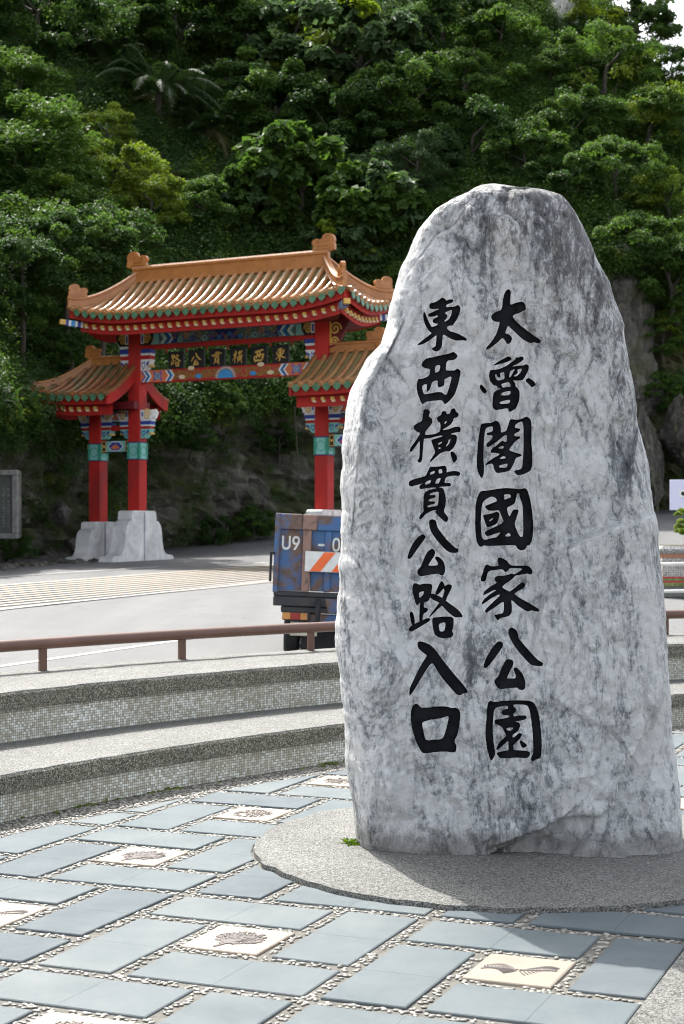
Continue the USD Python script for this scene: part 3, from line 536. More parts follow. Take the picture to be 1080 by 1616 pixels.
YB = YC + (bt * .95)[:, None] * ((1 - np.abs(sb) ** 3).clip(0) ** (1 / 2.2))[None] + .10 * (meshkit.fbm(np.stack([XB * 3, ZB * 2, 0 * XB + 9], -1), 4, 3) - .5) * np.clip((ZT - zz) / .2, 0, 1)[:, None]
RINGS = np.concatenate([np.stack([XF, YF, ZF], -1), np.stack([XB, YB, ZB], -1)], 1)
M_ = RINGS.shape[1]; V = RINGS.reshape(-1, 3); idx = np.arange(NZ * M_).reshape(NZ, M_); nx = np.roll(idx, -1, 1)
F = np.concatenate([np.stack([idx[:-1], nx[:-1], nx[1:]], -1).reshape(-1, 3), np.stack([idx[:-1], nx[1:], idx[1:]], -1).reshape(-1, 3)])
cb, ct = len(V), len(V) + 1; V = np.vstack([V, RINGS[0].mean(0), RINGS[-1].mean(0)])
F = np.vstack([F, np.stack([np.full(M_, cb), nx[0], idx[0]], -1), np.stack([np.full(M_, ct), idx[-1], nx[-1]], -1)])
def manifold(v, f): return m3.Manifold(m3.Mesh(np.asarray(v, np.float32), np.asarray(f, np.uint32)))
body = manifold(V, F)
if body.is_empty() or body.volume() < 0: body = manifold(V, F[:, ::-1])
zi = np.linspace(0, ZT, 300)
ftree = cKDTree(np.column_stack([XF.ravel(), ZF.ravel()])); fy = YF.ravel()
def front_y(x, z):
    d, i = ftree.query(np.column_stack([x, z]), k=4); w = 1 / (d + 1e-4); return (fy[i] * w).sum(1) / w.sum(1)
def px_to_front(pts):
    pts = np.asarray(pts, float); Y = np.full(len(pts), YC - .35)
    for _ in range(4):
        P = np.array([at_y(p[0], p[1], y) for p, y in zip(pts, Y)]); Y = front_y(P[:, 0], P[:, 2])
    return P
cutters, ids = [], []
for name in GLYPH:
    gp = glyph_px(name)
    def tr(g):
        f = lambda ring: px_to_front(np.array(ring.coords)[:-1])[:, [0, 2]]
        return Polygon(f(g.exterior), [f(h) for h in g.interiors]).buffer(0)
    world = unary_union([tr(g) for g in getattr(gp, 'geoms', [gp]) if g.area > 1])
    cs = m3.CrossSection([np.array(r.coords)[:-1] for g in getattr(world, 'geoms', [world]) for r in [g.exterior, *g.interiors]], m3.FillRule.EvenOdd)
    c = m3.Manifold.extrude(cs, 1.0, 1).refine_to_length(.03)
    def warp(p):
        p = np.asarray(p); x, z, t = p[:, 0], p[:, 1], p[:, 2]
        deep = front_y(x, z) + .022
        y = np.where(t < .05, deep, np.where(t > .95, YC - .9, deep - .12 + 0 * t))
        return np.column_stack([x, y, z])
    c = c.warp_batch(warp).as_original()
    cutters.append(c); ids.append(c.original_id())
body = body.as_original(); stone_id = body.original_id()
carved = body - m3.Manifold.batch_boolean(cutters, m3.OpType.Add)
mm = carved.to_mesh(); ri, ro = np.array(mm.run_index), np.array(mm.run_original_id)
allf = np.array(mm.tri_verts); vv = np.array(mm.vert_properties)[:, :3]
stone_thing = thing('inscribed_stone', 'tall upright grey and white marble boulder carved with two columns of black characters', 'boulder')
BASE = np.array([0, 0, 0.0])
for k in range(len(ro)):
    f = allf[ri[k] // 3: ri[k + 1] // 3]
    if len(f) == 0: continue
    used, inv = np.unique(f.ravel(), return_inverse=True)
    m = trimesh.Trimesh(vv[used], inv.reshape(-1, 3), process=False)
    if ro[k] == stone_id:
        part(stone_thing, 'boulder', m, 'marble', smooth=50)
    elif ro[k] in ids:
        part(stone_thing, 'carved_character', m, 'letter_black', smooth=25)
# marble: swirling grey and white, dark lichen near the top and in streaks
n = {"g": ("geometry", {}), "m1": ("mapping", {"scale": (3.0, 2.2, 1.0), "rotation": (0, .5, 0)}), "n1": ("noise_texture", {"scale": 1.15, "detail": 14.0, "roughness": .78, "distortion": 1.5}),
     "m2": ("mapping", {"scale": (9.5, 7, 3.6), "rotation": (0, .55, 0)}), "n2": ("noise_texture", {"scale": 2.4, "detail": 10.0, "roughness": .74, "distortion": 1.2}), "n3": ("noise_texture", {"scale": 30.0, "detail": 8.0, "roughness": .78, "distortion": .4}),
     "a": ("math", {"math_type": "multiply_add", "value2": .95, "value3": -.165}), "b": ("math", {"math_type": "multiply", "value2": .40}), "c": ("math", {"math_type": "multiply", "value2": .44}), "s1": ("math", {"math_type": "add"}), "s2": ("math", {"math_type": "add"}),
     "r": ("rgb_ramp", {"ramp": [(.49, (.09, .098, .108)), (.595, (.215, .232, .25)), (.655, (.40, .42, .44)), (.69, (.68, .70, .71)), (.76, (.85, .86, .86)), (1, (.86, .855, .84))]}),
     # thin dark veins where a warped noise crosses its middle value
     "mv": ("mapping", {"scale": (1.7, 1.7, .9), "rotation": (0, .5, 0)}), "nv": ("noise_texture", {"scale": 1.7, "detail": 7.0, "roughness": .6, "distortion": 1.8}), "v1": ("math", {"math_type": "subtract", "value2": .5}), "v2": ("math", {"math_type": "absolute"}), "v3": ("map_range", {"from_min": 0.0, "from_max": .022, "to_min": .40, "to_max": 0.0, "clamp": True}), "xv": ("mix_color", {"b": (.15, .16, .18)}),
     "n4": ("noise_texture", {"scale": 1.6, "detail": 8.0, "roughness": .7, "distortion": .5}), "k4": ("map_range", {"from_min": .54, "from_max": .72, "to_min": 0, "to_max": .35, "clamp": True}), "x4": ("mix_color", {"b": (.46, .45, .40)}),
     "z": ("separate_xyz", {}), "m5": ("mapping", {"scale": (7.5, 7, 2.8)}), "n5": ("noise_texture", {"scale": 1.9, "detail": 12.0, "roughness": .86, "distortion": .4}),
     "zt": ("map_range", {"from_min": 1.4, "from_max": 3.35, "to_min": -.20, "to_max": .11}), "zx": ("map_range", {"from_min": .4, "from_max": 1.5, "to_min": -.07, "to_max": .09}), "d1": ("math", {"math_type": "add"}), "d2": ("math", {"math_type": "add"}),
     "k5": ("map_range", {"from_min": .51, "from_max": .60, "to_min": 0, "to_max": .80, "clamp": True}), "x5": ("mix_color", {"b": (.06, .056, .06)}),
     "zf": ("map_range", {"from_min": .02, "from_max": .22, "to_min": .42, "to_max": -.12}), "df": ("math", {"math_type": "add"}), "kf": ("map_range", {"from_min": .55, "from_max": .75, "to_min": 0, "to_max": .6, "clamp": True}), "xf": ("mix_color", {"b": (.13, .115, .09)}), "bm": ("math", {"math_type": "multiply_add", "value2": .6}), "bp": ("bump", {"strength": 1.0, "distance": .045}), "p": ("principled_bsdf", {"roughness": .65, "specular_ior_level": .35})}
l = [("g.position", "m1.vector"), ("m1.vector", "n1.vector"), ("g.position", "m2.vector"), ("m2.vector", "n2.vector"), ("g.position", "n3.vector"), ("n1.fac", "a.value1"), ("n2.fac", "b.value1"), ("n3.fac", "c.value1"),
     ("a.value", "s1.value1"), ("b.value", "s1.value2"), ("s1.value", "s2.value1"), ("c.value", "s2.value2"), ("s2.value", "r.fac"), ("g.position", "n4.vector"), ("n4.fac", "k4.value"), ("k4.result", "x4.fac"), ("r.color", "xv.a"), ("xv.result", "x4.a"),
     ("g.position", "mv.vector"), ("mv.vector", "nv.vector"), ("nv.fac", "v1.value1"), ("v1.value", "v2.value1"), ("v2.value", "v3.value"), ("v3.result", "xv.fac"),
     ("g.position", "z.vector"), ("g.position", "m5.vector"), ("m5.vector", "n5.vector"), ("z.z", "zt.value"), ("z.x", "zx.value"), ("n5.fac", "d1.value1"), ("zt.result", "d1.value2"), ("d1.value", "d2.value1"), ("zx.result", "d2.value2"), ("d2.value", "k5.value"),
     ("k5.result", "x5.fac"), ("x4.result", "x5.a"), ("z.z", "zf.value"), ("zf.result", "df.value1"), ("n5.fac", "df.value2"), ("df.value", "kf.value"), ("kf.result", "xf.fac"), ("x5.result", "xf.a"), ("xf.result", "p.base_color"), ("n2.fac", "bm.value1"), ("n3.fac", "bm.value3"), ("bm.value", "bp.height"), ("bp.normal", "p.normal")]
usdkit.material(stage, '/World/Looks/marble', n, l, surface="p.BSDF")
ramp_mat('letter_black', [(.3, (.006, .0065, .008)), (.7, (.018, .019, .022))], scale=9, rough=.9, bump=.3, bump_scale=60, bump_dist=.004, spec=.08)
# weeds at the foot of the stone
wd = []
for _ in range(150):
    p = at_z(rng.uniform(548, 606), 1331 + rng.normal(0, 2.0), .028); a = rng.uniform(0, 6.28); h = rng.uniform(.006, .020)
    d = np.array([math.cos(a), math.sin(a), 0]) * .012; t = p + [rng.normal(0, .02), rng.normal(0, .02), h]
    wd.append(trimesh.Trimesh([p - d, p + d, t + d * .6, t - d * .2], [[0, 1, 2], [0, 2, 3]], process=False))
tag(part(None, 'weeds', join(wd), 'weed_green', kind='stuff'), 'low green weeds at the left foot of the boulder', 'weeds')
leaf_mat('weed_green', (.05, .09, .01), (.10, .17, .02), (.2, .28, .05))
# ---------------------------------------------------------------- the painted gate over the road
GL, GR = np.array([-7.27, 54.0]), np.array([-.59, 50.7])
GE = (GR - GL) / np.linalg.norm(GR - GL); GYAW = math.atan2(GE[1], GE[0]); HWID = np.linalg.norm(GR - GL) / 2
GZ = .36
gate = thing('gate', 'red ceremonial gate with orange glazed tile roofs and painted beams spanning the road', 'gate', (*((GL + GR) / 2), 0), GYAW)
ramp_mat('red_paint', [(.3, (.36, .014, .010)), (.7, (.46, .021, .015))], scale=1.5, rough=.6, detail=8, noise_rough=.7, coord='obj', second=(1.1, .48, .72, (.17, .02, .018), .7), stretch=(1, 1, .5))
ramp_mat('roof_tile', [(.25, (.26, .10, .03)), (.5, (.43, .19, .07)), (.75, (.58, .32, .14))], scale=2.2, detail=8, noise_rough=.75, rough=.3, coord='obj', spec=.5, islands=.2, second=(1.6, .5, .66, (.25, .22, .10), .75))
ramp_mat('roof_tile_old', [(.25, (.17, .055, .02)), (.5, (.33, .115, .04)), (.75, (.45, .2, .09))], scale=2.6, detail=8, noise_rough=.75, rough=.4, coord='obj', spec=.4, islands=.25, second=(1.4, .45, .62, (.13, .13, .06), .8))
ramp_mat('roof_pan', [(.25, (.10, .13, .05)), (.5, (.30, .28, .13)), (.75, (.48, .38, .2))], scale=5, detail=8, noise_rough=.75, rough=.35, coord='obj', spec=.5)
ramp_mat('drip_green', [(.3, (.035, .11, .055)), (.7, (.12, .24, .14))], scale=4, rough=.3, coord='obj', spec=.6)
ramp_mat('ridge_glaze', [(.25, (.30, .105, .024)), (.75, (.47, .20, .06))], scale=2.4, detail=7, noise_rough=.7, rough=.3, coord='obj', spec=.55)
ramp_mat('gold', [(.3, (.55, .31, .06)), (.7, (.72, .45, .12))], scale=5, rough=.4, coord='obj')
for nm, c in (('paint_white', (.72, .72, .70)), ('paint_blue', (.03, .055, .28)), ('paint_sky', (.05, .27, .56)), ('paint_teal', (.20, .47, .42)), ('paint_green', (.04, .25, .17)), ('paint_orange', (.62, .17, .07)), ('paint_black', (.012, .012, .012)),
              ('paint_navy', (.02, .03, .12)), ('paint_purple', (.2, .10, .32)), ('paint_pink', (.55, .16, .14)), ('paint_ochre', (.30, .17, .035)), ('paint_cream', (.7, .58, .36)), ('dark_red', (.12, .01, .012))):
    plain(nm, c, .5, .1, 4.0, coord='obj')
n = {"tc": ("texture_coordinate", {}), "v": ("voronoi_texture", {"scale": 4.2}), "n": ("noise_texture", {"scale": 2.0, "detail": 3.0, "distortion": 2.5}), "r": ("rgb_ramp", {"interpolate": False, "ramp": [(0, (.05, .14, .12)), (.36, (.11, .09, .04)), (.44, (.04, .07, .2)), (.5, (.22, .26, .2)), (.55, (.05, .13, .10)), (.62, (.16, .12, .05)), (.68, (.10, .05, .16))]}), "p": ("principled_bsdf", {"roughness": .5})}
usdkit.material(stage, '/World/Looks/painted_panel', n, [("tc.object", "n.vector"), ("n.fac", "r.fac"), ("r.color", "p.base_color")], surface="p.BSDF")
n = dict(n); n["r"] = ("rgb_ramp", {"interpolate": False, "ramp": [(0, (.40, .03, .03)), (.45, (.22, .11, .02)), (.55, (.26, .15, .03)), (.6, (.40, .03, .03)), (.68, (.08, .12, .06))]}); n["n"] = ("noise_texture", {"scale": 3.2, "detail": 2.0, "distortion": 3.0})
usdkit.material(stage, '/World/Looks/painted_vine', n, [("tc.object", "n.vector"), ("n.fac", "r.fac"), ("r.color", "p.base_color")], surface="p.BSDF")
ramp_mat('pale_stone', [(.3, (0.450, 0.450, 0.438)), (.55, (0.625, 0.625, 0.613)), (.75, (0.775, 0.775, 0.750))], scale=1.6, detail=8, rough=.75, distort=1.0, coord='obj', bump=.2, bump_scale=30, bump_dist=.01, second=(1.1, .52, .72, (0.350, 0.350, 0.325), .6))

def column(u, ztop, hz, half_w, zband, s=1.0):
    c = part(gate, 'column', rbx(u - .24, u + .24, -.24, .24, GZ + hz - .05, ztop, .012), 'red_paint')
    # green painted band
    z0, z1 = zband
    b = part(gate, 'column_band', join([bx(u - .255, u + .255, -.255, .255, z0, z1)]), 'paint_teal')
    bars = [bx(u - .262, u - .262 + .09, -.265, -.2551, z0, z1), bx(u + .262 - .09, u + .262, -.265, -.2551, z0, z1), bx(u + .2551, u + .265, -.262, -.17, z0, z1), bx(u + .2551, u + .265, .17, .262, z0, z1)]
    for q_ in bars: part(b, 'green_edge', q_, 'paint_green')
    for q_ in (bx(u - .26, u + .26, -.26, .26, z0 - .035, z0 - .001), bx(u - .26, u + .26, -.26, .26, z1 + .001, z1 + .035)): part(b, 'dark_line', q_, 'paint_navy')
    rg = []
    for face in (0, 1):
        q = Point(0, 0).buffer(.17, 12).difference(Point(0, 0).buffer(.145, 12)).union(sbox(-.2, -.012, -.15, .012)).union(sbox(.15, -.012, .2, .012))
        m = xz_prism(q, -.262, -.256)
        if face: m.apply_transform(trimesh.transformations.rotation_matrix(np.pi / 2, [0, 0, 1]))
        m.apply_translation([u, 0, (z0 + z1) / 2]); rg.append(m)
    for q_ in rg: part(b, 'ring_motif', q_, 'paint_green')
    # scrolled clamp stone
    h, k = hz, half_w
    pr = np.array([(.34, 1.0), (.39, .97), (.41, .84), (.40, .81), (.48, .79), (.54, .73), (.575, .64), (.60, .50), (.615, .36), (.65, .24), (.71, .165), (.80, .135), (.93, .13), (.985, .09), (1.0, .05), (1.0, 0)])
    pts = [(a * k, GZ - .05 + b * (h + .05)) for a, b in pr]
    poly = Polygon(pts + [(-a, b) for a, b in pts[::-1]])
    sm = [yz_prism(poly.buffer(-.02), u - .30, u + .30), yz_prism(poly, u - .285, u + .285)]
    p = part(gate, 'column_base', join(sm), 'pale_stone', smooth=28)
    for y_ in (-.034, .018): part(p, 'joint_line', bx(u + .301, u + .306, y_, y_ + .016, GZ, GZ + h * .97), 'paint_navy')
for sgn in (-1, 1):
    column(sgn * HWID, 8.5, 1.78, 1.95, (3.98, 4.54))
    column(sgn * (HWID + 1.685), 6.0, 1.39, 1.6, (3.96, 4.52))

def beam(u0, u1, y, z0, z1, mat='red_paint', name='beam'):
    return part(gate, name, rbx(u0, u1, -y, y, z0, z1, .01), mat)
def face_poly(parent, poly, mat, name, yf, t=.006, both=True):
    """flat painted shape on the front (and back) face of a beam; poly in (u, z)"""
    if both: part(parent, name, xz_prism(poly, yf + .0005, yf + t), mat)
    return part(parent, name, xz_prism(poly, -yf - t, -yf - .0005), mat)
def chevrons(parent, u, z0, z1, yf, d, cols, w=.055, lift=.006):
    zm = (z0 + z1) / 2; dd = .15 * d
    for i, c in enumerate(cols):
        a = u + i * w * d
        face_poly(parent, Polygon([(a, z0 + .01), (a + dd, zm), (a, z1 - .01), (a + w * d, z1 - .01), (a + dd + w * d, zm), (a + w * d, z0 + .01)]).buffer(0), c, 'chevron', yf, lift)
I0 = HWID - .24
# upper painted beam
bm = beam(-I0, I0, .15, 7.99, 8.40, 'painted_panel')
part(bm, 'red_strip', rbx(-I0, I0, -.17, .17, 7.85, 7.988, .008), 'red_paint')
for d in (1, -1):
    e = -d * I0
    face_poly(bm, sbox(min(e, e + d * .75), 8.0, max(e, e + d * .75), 8.38), 'paint_teal', 'end_panel', .15, .006)
    fl = Point(e + d * .38, 8.19)
    face_poly(bm, unary_union([fl.buffer(.16, 5).difference(fl.buffer(.12, 5)), fl.buffer(.07, 4)]), 'paint_pink', 'flower', .15, .010)
    chevrons(bm, e + d * .78, 8.0, 8.38, .15, d, ['paint_teal', 'paint_white', 'paint_green', 'paint_blue', 'paint_sky', 'paint_white', 'paint_navy', 'paint_blue', 'paint_navy'], .075)
face_poly(bm, Polygon([(-.7, 8.03), (-.4, 8.36), (.4, 8.36), (.7, 8.03)]), 'paint_navy', 'cartouche', .15)
for i in range(9):
    c = Point(-.55 + i * .14, 8.12 + .09 * (i % 2)); face_poly(bm, c.buffer(.07, 6).difference(c.buffer(.035, 5)), ['paint_purple', 'paint_ochre', 'paint_sky'][i % 3], 'cloud_motif', .15, .010)
for i in range(18):
    if abs(-2.1 + i * .25) > .8:
        c = Point(-2.1 + i * .25, 8.19 + .07 * (-1) ** i); face_poly(bm, c.buffer(.10, 6).difference(c.buffer(.065, 6)), ['paint_ochre', 'paint_teal', 'paint_orange', 'paint_blue'][i % 4], 'vine_motif', .15, .008)
# lower painted beam
bm = beam(-I0, I0, .15, 6.66, 7.08, 'painted_vine')
for z_ in (6.655, 7.03): part(bm, 'red_strip', rbx(-I0, I0, -.16, .16, z_, z_ + .062, .008), 'red_paint')
for d in (1, -1):
    e = -d * I0
    face_poly(bm, sbox(min(e, e + d * 1.35), 6.67, max(e, e + d * 1.35), 7.08), 'paint_orange', 'end_panel', .16, .005)
    chevrons(bm, e + d * .02, 6.67, 7.08, .16, d, ['paint_blue', 'paint_white', 'paint_navy', 'paint_sky', 'paint_white'], .062, .012)
    chevrons(bm, e + d * 1.02, 6.67, 7.08, .16, d, ['paint_white', 'paint_navy', 'paint_sky', 'paint_white'], .062, .012)
    q = Polygon([(e + d * .52, 6.68), (e + d * .72, 6.78), (e + d * .92, 6.68), (e + d * .86, 6.875), (e + d * .92, 7.07), (e + d * .72, 6.97), (e + d * .52, 7.07), (e + d * .58, 6.875)])
    face_poly(bm, q, 'paint_purple', 'knot_panel', .16, .012)
    c = Point(e + d * .72, 6.875)
    face_poly(bm, unary_union([c.buffer(.11, 6).difference(c.buffer(.08, 6)), c.buffer(.035, 5)]), 'paint_teal', 'knot', .16, .018)
    for uu, zz_, mt in ((e + d * 1.72, 6.80, 'paint_cream'), (e + d * 2.4, 6.80, 'paint_sky'), (e + d * 2.1, 7.09, 'paint_cream')):
        face_poly(bm, affinity.scale(Point(uu, zz_).buffer(.10, 6), 1.3, .75), mt, 'cloud_motif', .16, .012)
for i in range(14):
    c = Point(-1.95 + i * .3, 6.87 + .05 * (-1) ** i)
    if abs(c.x) > .5: face_poly(bm, c.buffer(.12, 7).difference(c.buffer(.085, 7)).difference(sbox(c.x - .2, c.y, c.x, c.y + .2)), 'paint_ochre', 'vine_motif', .16, .008)
half = Point(0, 6.69).buffer(.30, 16).intersection(sbox(-1, 6.69, 1, 8))
sb_ = face_poly(bm, half, 'paint_sky', 'sun_disc', .16, .016)
rays = unary_union([Polygon([(.33 * math.cos(a - .05), 6.69 + .33 * math.sin(a - .05)), (.45 * math.cos(a), 6.69 + .43 * math.sin(a)), (.33 * math.cos(a + .05), 6.69 + .33 * math.sin(a + .05))]) for a in np.linspace(.08, 3.06, 19)])
face_poly(bm, rays, 'paint_white', 'sun_rays', .16, .014)
# six black character boards between the beams, gold lettering on both faces
for i, nm in enumerate(['way', 'public', 'pass', 'cross', 'west', 'east']):
    u = (-2.5 + i) * .835 + .0
    bd = part(gate, 'character_board', rbx(u - .31, u + .31, -.05, .05, 7.09, 7.72, .01), 'paint_black')
    g = glyph_px(nm); x0, y0, x1, y1 = g.bounds; k = .45 / max(x1 - x0, y1 - y0)
    sx = min(.42 / (x1 - x0), k * 1.2)
    g = affinity.affine_transform(g, [sx, 0, 0, -k, u - sx * (x0 + x1) / 2, 7.405 + k * (y0 + y1) / 2])
    g = g.buffer(-.004)
    part(bd, 'gold_character', xz_prism(g, -.062, -.051), 'gold')
    bk = affinity.scale(g, -1, 1, origin=(u, 7.4)); part(bd, 'gold_character', xz_prism(bk, .051, .062), 'gold')
for u in [(-3 + i) * .835 for i in range(7)]:
    part(gate, 'board_hanger', bx(u - .02, u + .02, -.02, .02, 7.7, 7.86), 'red_paint')
# painted ties of the side bays
for sgn in (-1, 1):
    ua, ub = sorted((sgn * (HWID + .24), sgn * (HWID + 1.445))); um = (ua + ub) / 2
    for z0, z1 in ((4.22, 4.66), (5.30, 5.70)):
        b = beam(ua, ub, .13, z0, z1, 'paint_black', 'side_tie')
        zm = (z0 + z1) / 2
        face_poly(b, Polygon([(ua + .2, zm), (ua + .2, z0 + .03), (ub - .2, z0 + .03), (ub - .2, z1 - .03), (ua + .2, z1 - .03)]), 'paint_teal', 'panel', .13, .006)
        hx = Polygon([(ua + .26, zm), (ua + .45, z0 + .05), (ub - .45, z0 + .05), (ub - .26, zm), (ub - .45, z1 - .05), (ua + .45, z1 - .05)])
        face_poly(b, hx, 'paint_white', 'hexagon_rim', .13, .010); face_poly(b, hx.buffer(-.025), 'paint_blue', 'hexagon', .13, .014)
        face_poly(b, Polygon([(um - .2, zm - .05), (um, zm + .09), (um + .2, zm - .05), (um + .1, zm - .1), (um - .1, zm - .1)]), 'paint_orange', 'bat_motif', .13, .018)
        for s2 in (ua + .1, ub - .1):
            face_poly(b, sbox(s2 - .085, z0 + .03, s2 + .085, z1 - .03).difference(sbox(s2 - .06, z0 + .055, s2 + .06, z1 - .055)).union(Point(s2, zm).buffer(.045, 5)), 'gold', 'gold_frame', .13, .008)
    part(gate, 'end_scroll', yz_prism(Point(0, 4.42).buffer(.2, 10).difference(Point(.02, 4.44).buffer(.14, 10)).union(Point(.02, 4.44).buffer(.07, 8)), *(sorted((sgn * (HWID + 1.93), sgn * (HWID + 2.02))))), 'gold')

def spiral(cx, cz, r, turns=1.6, w=.035, d=1):
    t = np.linspace(0, turns * 2 * np.pi, 40); rr = r * (1 - t / t[-1] * .85)
    return LineString(np.column_stack([cx + d * rr * np.cos(t), cz + rr * np.sin(t)])).buffer(w / 2, 3)
def bracket(u, z0, h, ang, style):
    """stacked painted bracket leaving a column; built pointing to -y, then turned about the column"""
    T = trimesh.transformations.rotation_matrix(ang, [0, 0, 1])
    def put(ms, mat, name, parent=None):
        m = join(ms if isinstance(ms, list) else [ms]); m = m.copy(); v_ = m.vertices.copy(); v_[:, 1] = -.24 + (v_[:, 1] + .24) * .74; m.vertices = v_; m.apply_transform(T); m.apply_translation([u, 0, 0])
        return part(parent if parent is not None else gate, name, m, mat)
    W = .185; Z = lambda f: z0 + f * h
    nose = Polygon([(-.24, Z(.68)), (-.24, Z(1)), (-.88, Z(1)), (-.98, Z(.92)), (-.92, Z(.80)), (-.80, Z(.68))])
    b = put(yz_prism(nose, -W, W), 'paint_black' if style == 'main' else 'paint_white', 'bracket')
    for x0_, x1_ in ((W + .001, W + .008), (-W - .008, -W - .001)):
        put(yz_prism(spiral(-.62, Z(.84), .20, 1.8, .055, -1), x0_, x1_), 'gold', 'gold_spiral', b)
        hp = sbox(-.46, Z(.72), -.27, Z(.97))
        put(yz_prism(hp, x0_, x1_), 'paint_white', 'white_panel', b)
        put(yz_prism(hp.buffer(-.05), x0_ * 1.01, x1_ + (.006 if x1_ > 0 else 0)) if x1_ > 0 else yz_prism(hp.buffer(-.05), x0_ - .006, x1_), 'paint_blue', 'blue_panel', b)
    put(bx(-.09, .03, -1.02, -.94, Z(.90), Z(1.02)), 'paint_white', 'white_end', b); put(bx(-.03, .09, -.96, -.90, Z(.70), Z(.82)), 'paint_white', 'white_end', b)
    put(rbx(-.16, .16, -.82, -.24, Z(.61), Z(.675), .004), 'paint_white', 'band', b)
    put(rbx(-.165, .165, -.80, -.24, Z(.485), Z(.61), .004), 'paint_blue', 'band', b)
    put(rbx(-.16, .16, -.78, -.24, Z(.43), Z(.485), .004), 'paint_white', 'band', b)
    put(rbx(-.155, .155, -.74, -.24, Z(.33), Z(.43), .004), 'red_paint', 'band', b)
    foot = Polygon([(-.24, Z(0)), (-.24, Z(.33)), (-.78, Z(.33)), (-.70, Z(.2)), (-.58, Z(.15)), (-.46, Z(.02)), (-.34, Z(0))])
    put(yz_prism(foot, -.15, .15), 'paint_white' if style == 'main' else 'paint_teal', 'bracket_foot', b)
    for x0_, x1_ in ((.151, .157), (-.157, -.151)):
        hrt = Polygon([(-.38, Z(.06)), (-.28, Z(.18)), (-.29, Z(.28)), (-.38, Z(.24)), (-.47, Z(.28)), (-.50, Z(.18))])
        put(yz_prism(hrt.difference(hrt.buffer(-.03)), x0_, x1_), 'paint_blue', 'heart_motif', b)
        put(yz_prism(Polygon([(-.74, Z(.30)), (-.56, Z(.24)), (-.56, Z(.16)), (-.68, Z(.2))]), x0_, x1_), 'paint_blue', 'blue_wave', b)
    put([bx(-.12, .12, -.80, -.66, Z(.14), Z(.2))], 'gold', 'gold_tip', b)
for sgn in (-1, 1):
    for d_ in (-1, 1):
        if not (sgn > 0 and d_ > 0): bracket(sgn * HWID, 7.02, 1.42, d_ * np.pi / 2, 'main')
        bracket(sgn * HWID, 4.70, 1.0, d_ * np.pi / 2, 'side'); bracket(sgn * (HWID + 1.685), 4.70, 1.0, d_ * np.pi / 2, 'side')
    if sgn < 0: continue
    part(gate, 'outer_scroll', xz_prism(unary_union([spiral(sgn * (HWID + .45), 8.15, .22, 1.6, .06, sgn), spiral(sgn * (HWID + .42), 7.75, .14, 1.4, .05, sgn), sbox(*sorted((sgn * (HWID + .24), sgn * (HWID + .3)))[:1], 7.6, sorted((sgn * (HWID + .24), sgn * (HWID + .3)))[1], 8.4)]), -.09, .09), 'gold')
    part(gate, 'outer_bracket', xz_prism(Polygon([(sgn * (HWID + .24), 7.5), (sgn * (HWID + .24), 8.5), (sgn * (HWID + 1.0), 8.5), (sgn * (HWID + .75), 8.0), (sgn * (HWID + .5), 7.6)]), -.08, .08), 'dark_red')

# ------------------------------------------------ tiled roofs
def chiwen(parent, loc, size, ang, mat='ridge_glaze'):
    """curled ridge-end ornament"""
    P = np.array([(-.5, 0), (.5, 0), (.5, .35), (.46, .44), (.5, .58), (.46, .80), (.33, .95), (.1, .98), (-.04, .88), (-.06, .74), (-.16, .66), (-.3, .74), (-.46, .68), (-.54, .52), (-.5, .36), (-.44, .3), (-.5, .22)])
    poly = Polygon(chaikin(P * size * [1.25, .92], 1))
    m = join([xz_prism(poly, -.11 * size, .11 * size), xz_prism(unary_union([spiral(.2 * size, .66 * size, .21 * size, 1.5, .055 * size), spiral(-.33 * size, .48 * size, .13 * size, 1.3, .045 * size), LineString([(-.45 * size, .16 * size), (.4 * size, .16 * size)]).buffer(.03 * size), LineString([(-.4 * size, .3 * size), (.2 * size, .3 * size)]).buffer(.025 * size)]), -.14 * size, .14 * size)])
    m.apply_transform(trimesh.transformations.rotation_matrix(ang, [0, 0, 1])); m.apply_translation(loc)
    return part(parent, 'ridge_ornament', m, mat, smooth=40)
def bar(path, profile):
    """sweep a (side, up) profile along a path, side horizontal"""
    path = np.asarray(path, float); t = np.gradient(path, axis=0); t[:, 2] = 0; t /= np.linalg.norm(t, axis=1, keepdims=True)
    sd = np.column_stack([t[:, 1], -t[:, 0], 0 * t[:, 0]])
    rows = [path + a * sd + np.array([0, 0, b]) for a, b in list(profile) + [profile[0]]]
    m = sheet(np.stack(rows, 0)); caps = []
    k = len(profile)
    for e, flip in ((0, 0), (-1, 1)):
        v = np.array([r[e] for r in rows[:-1]]); f = [[0, i, i + 1] for i in range(1, k - 1)]; caps.append(trimesh.Trimesh(v, np.array(f)[:, ::-1] if flip else f, process=False))
    return join([m] + caps)
RIDGE = [(-.10, 0), (-.10, .10), (-.07, .12), (-.07, .40), (-.11, .43), (-.11, .50), (-.06, .56), (.06, .56), (.11, .50), (.11, .43), (.07, .40), (.07, .12), (.10, .10), (.10, 0)]
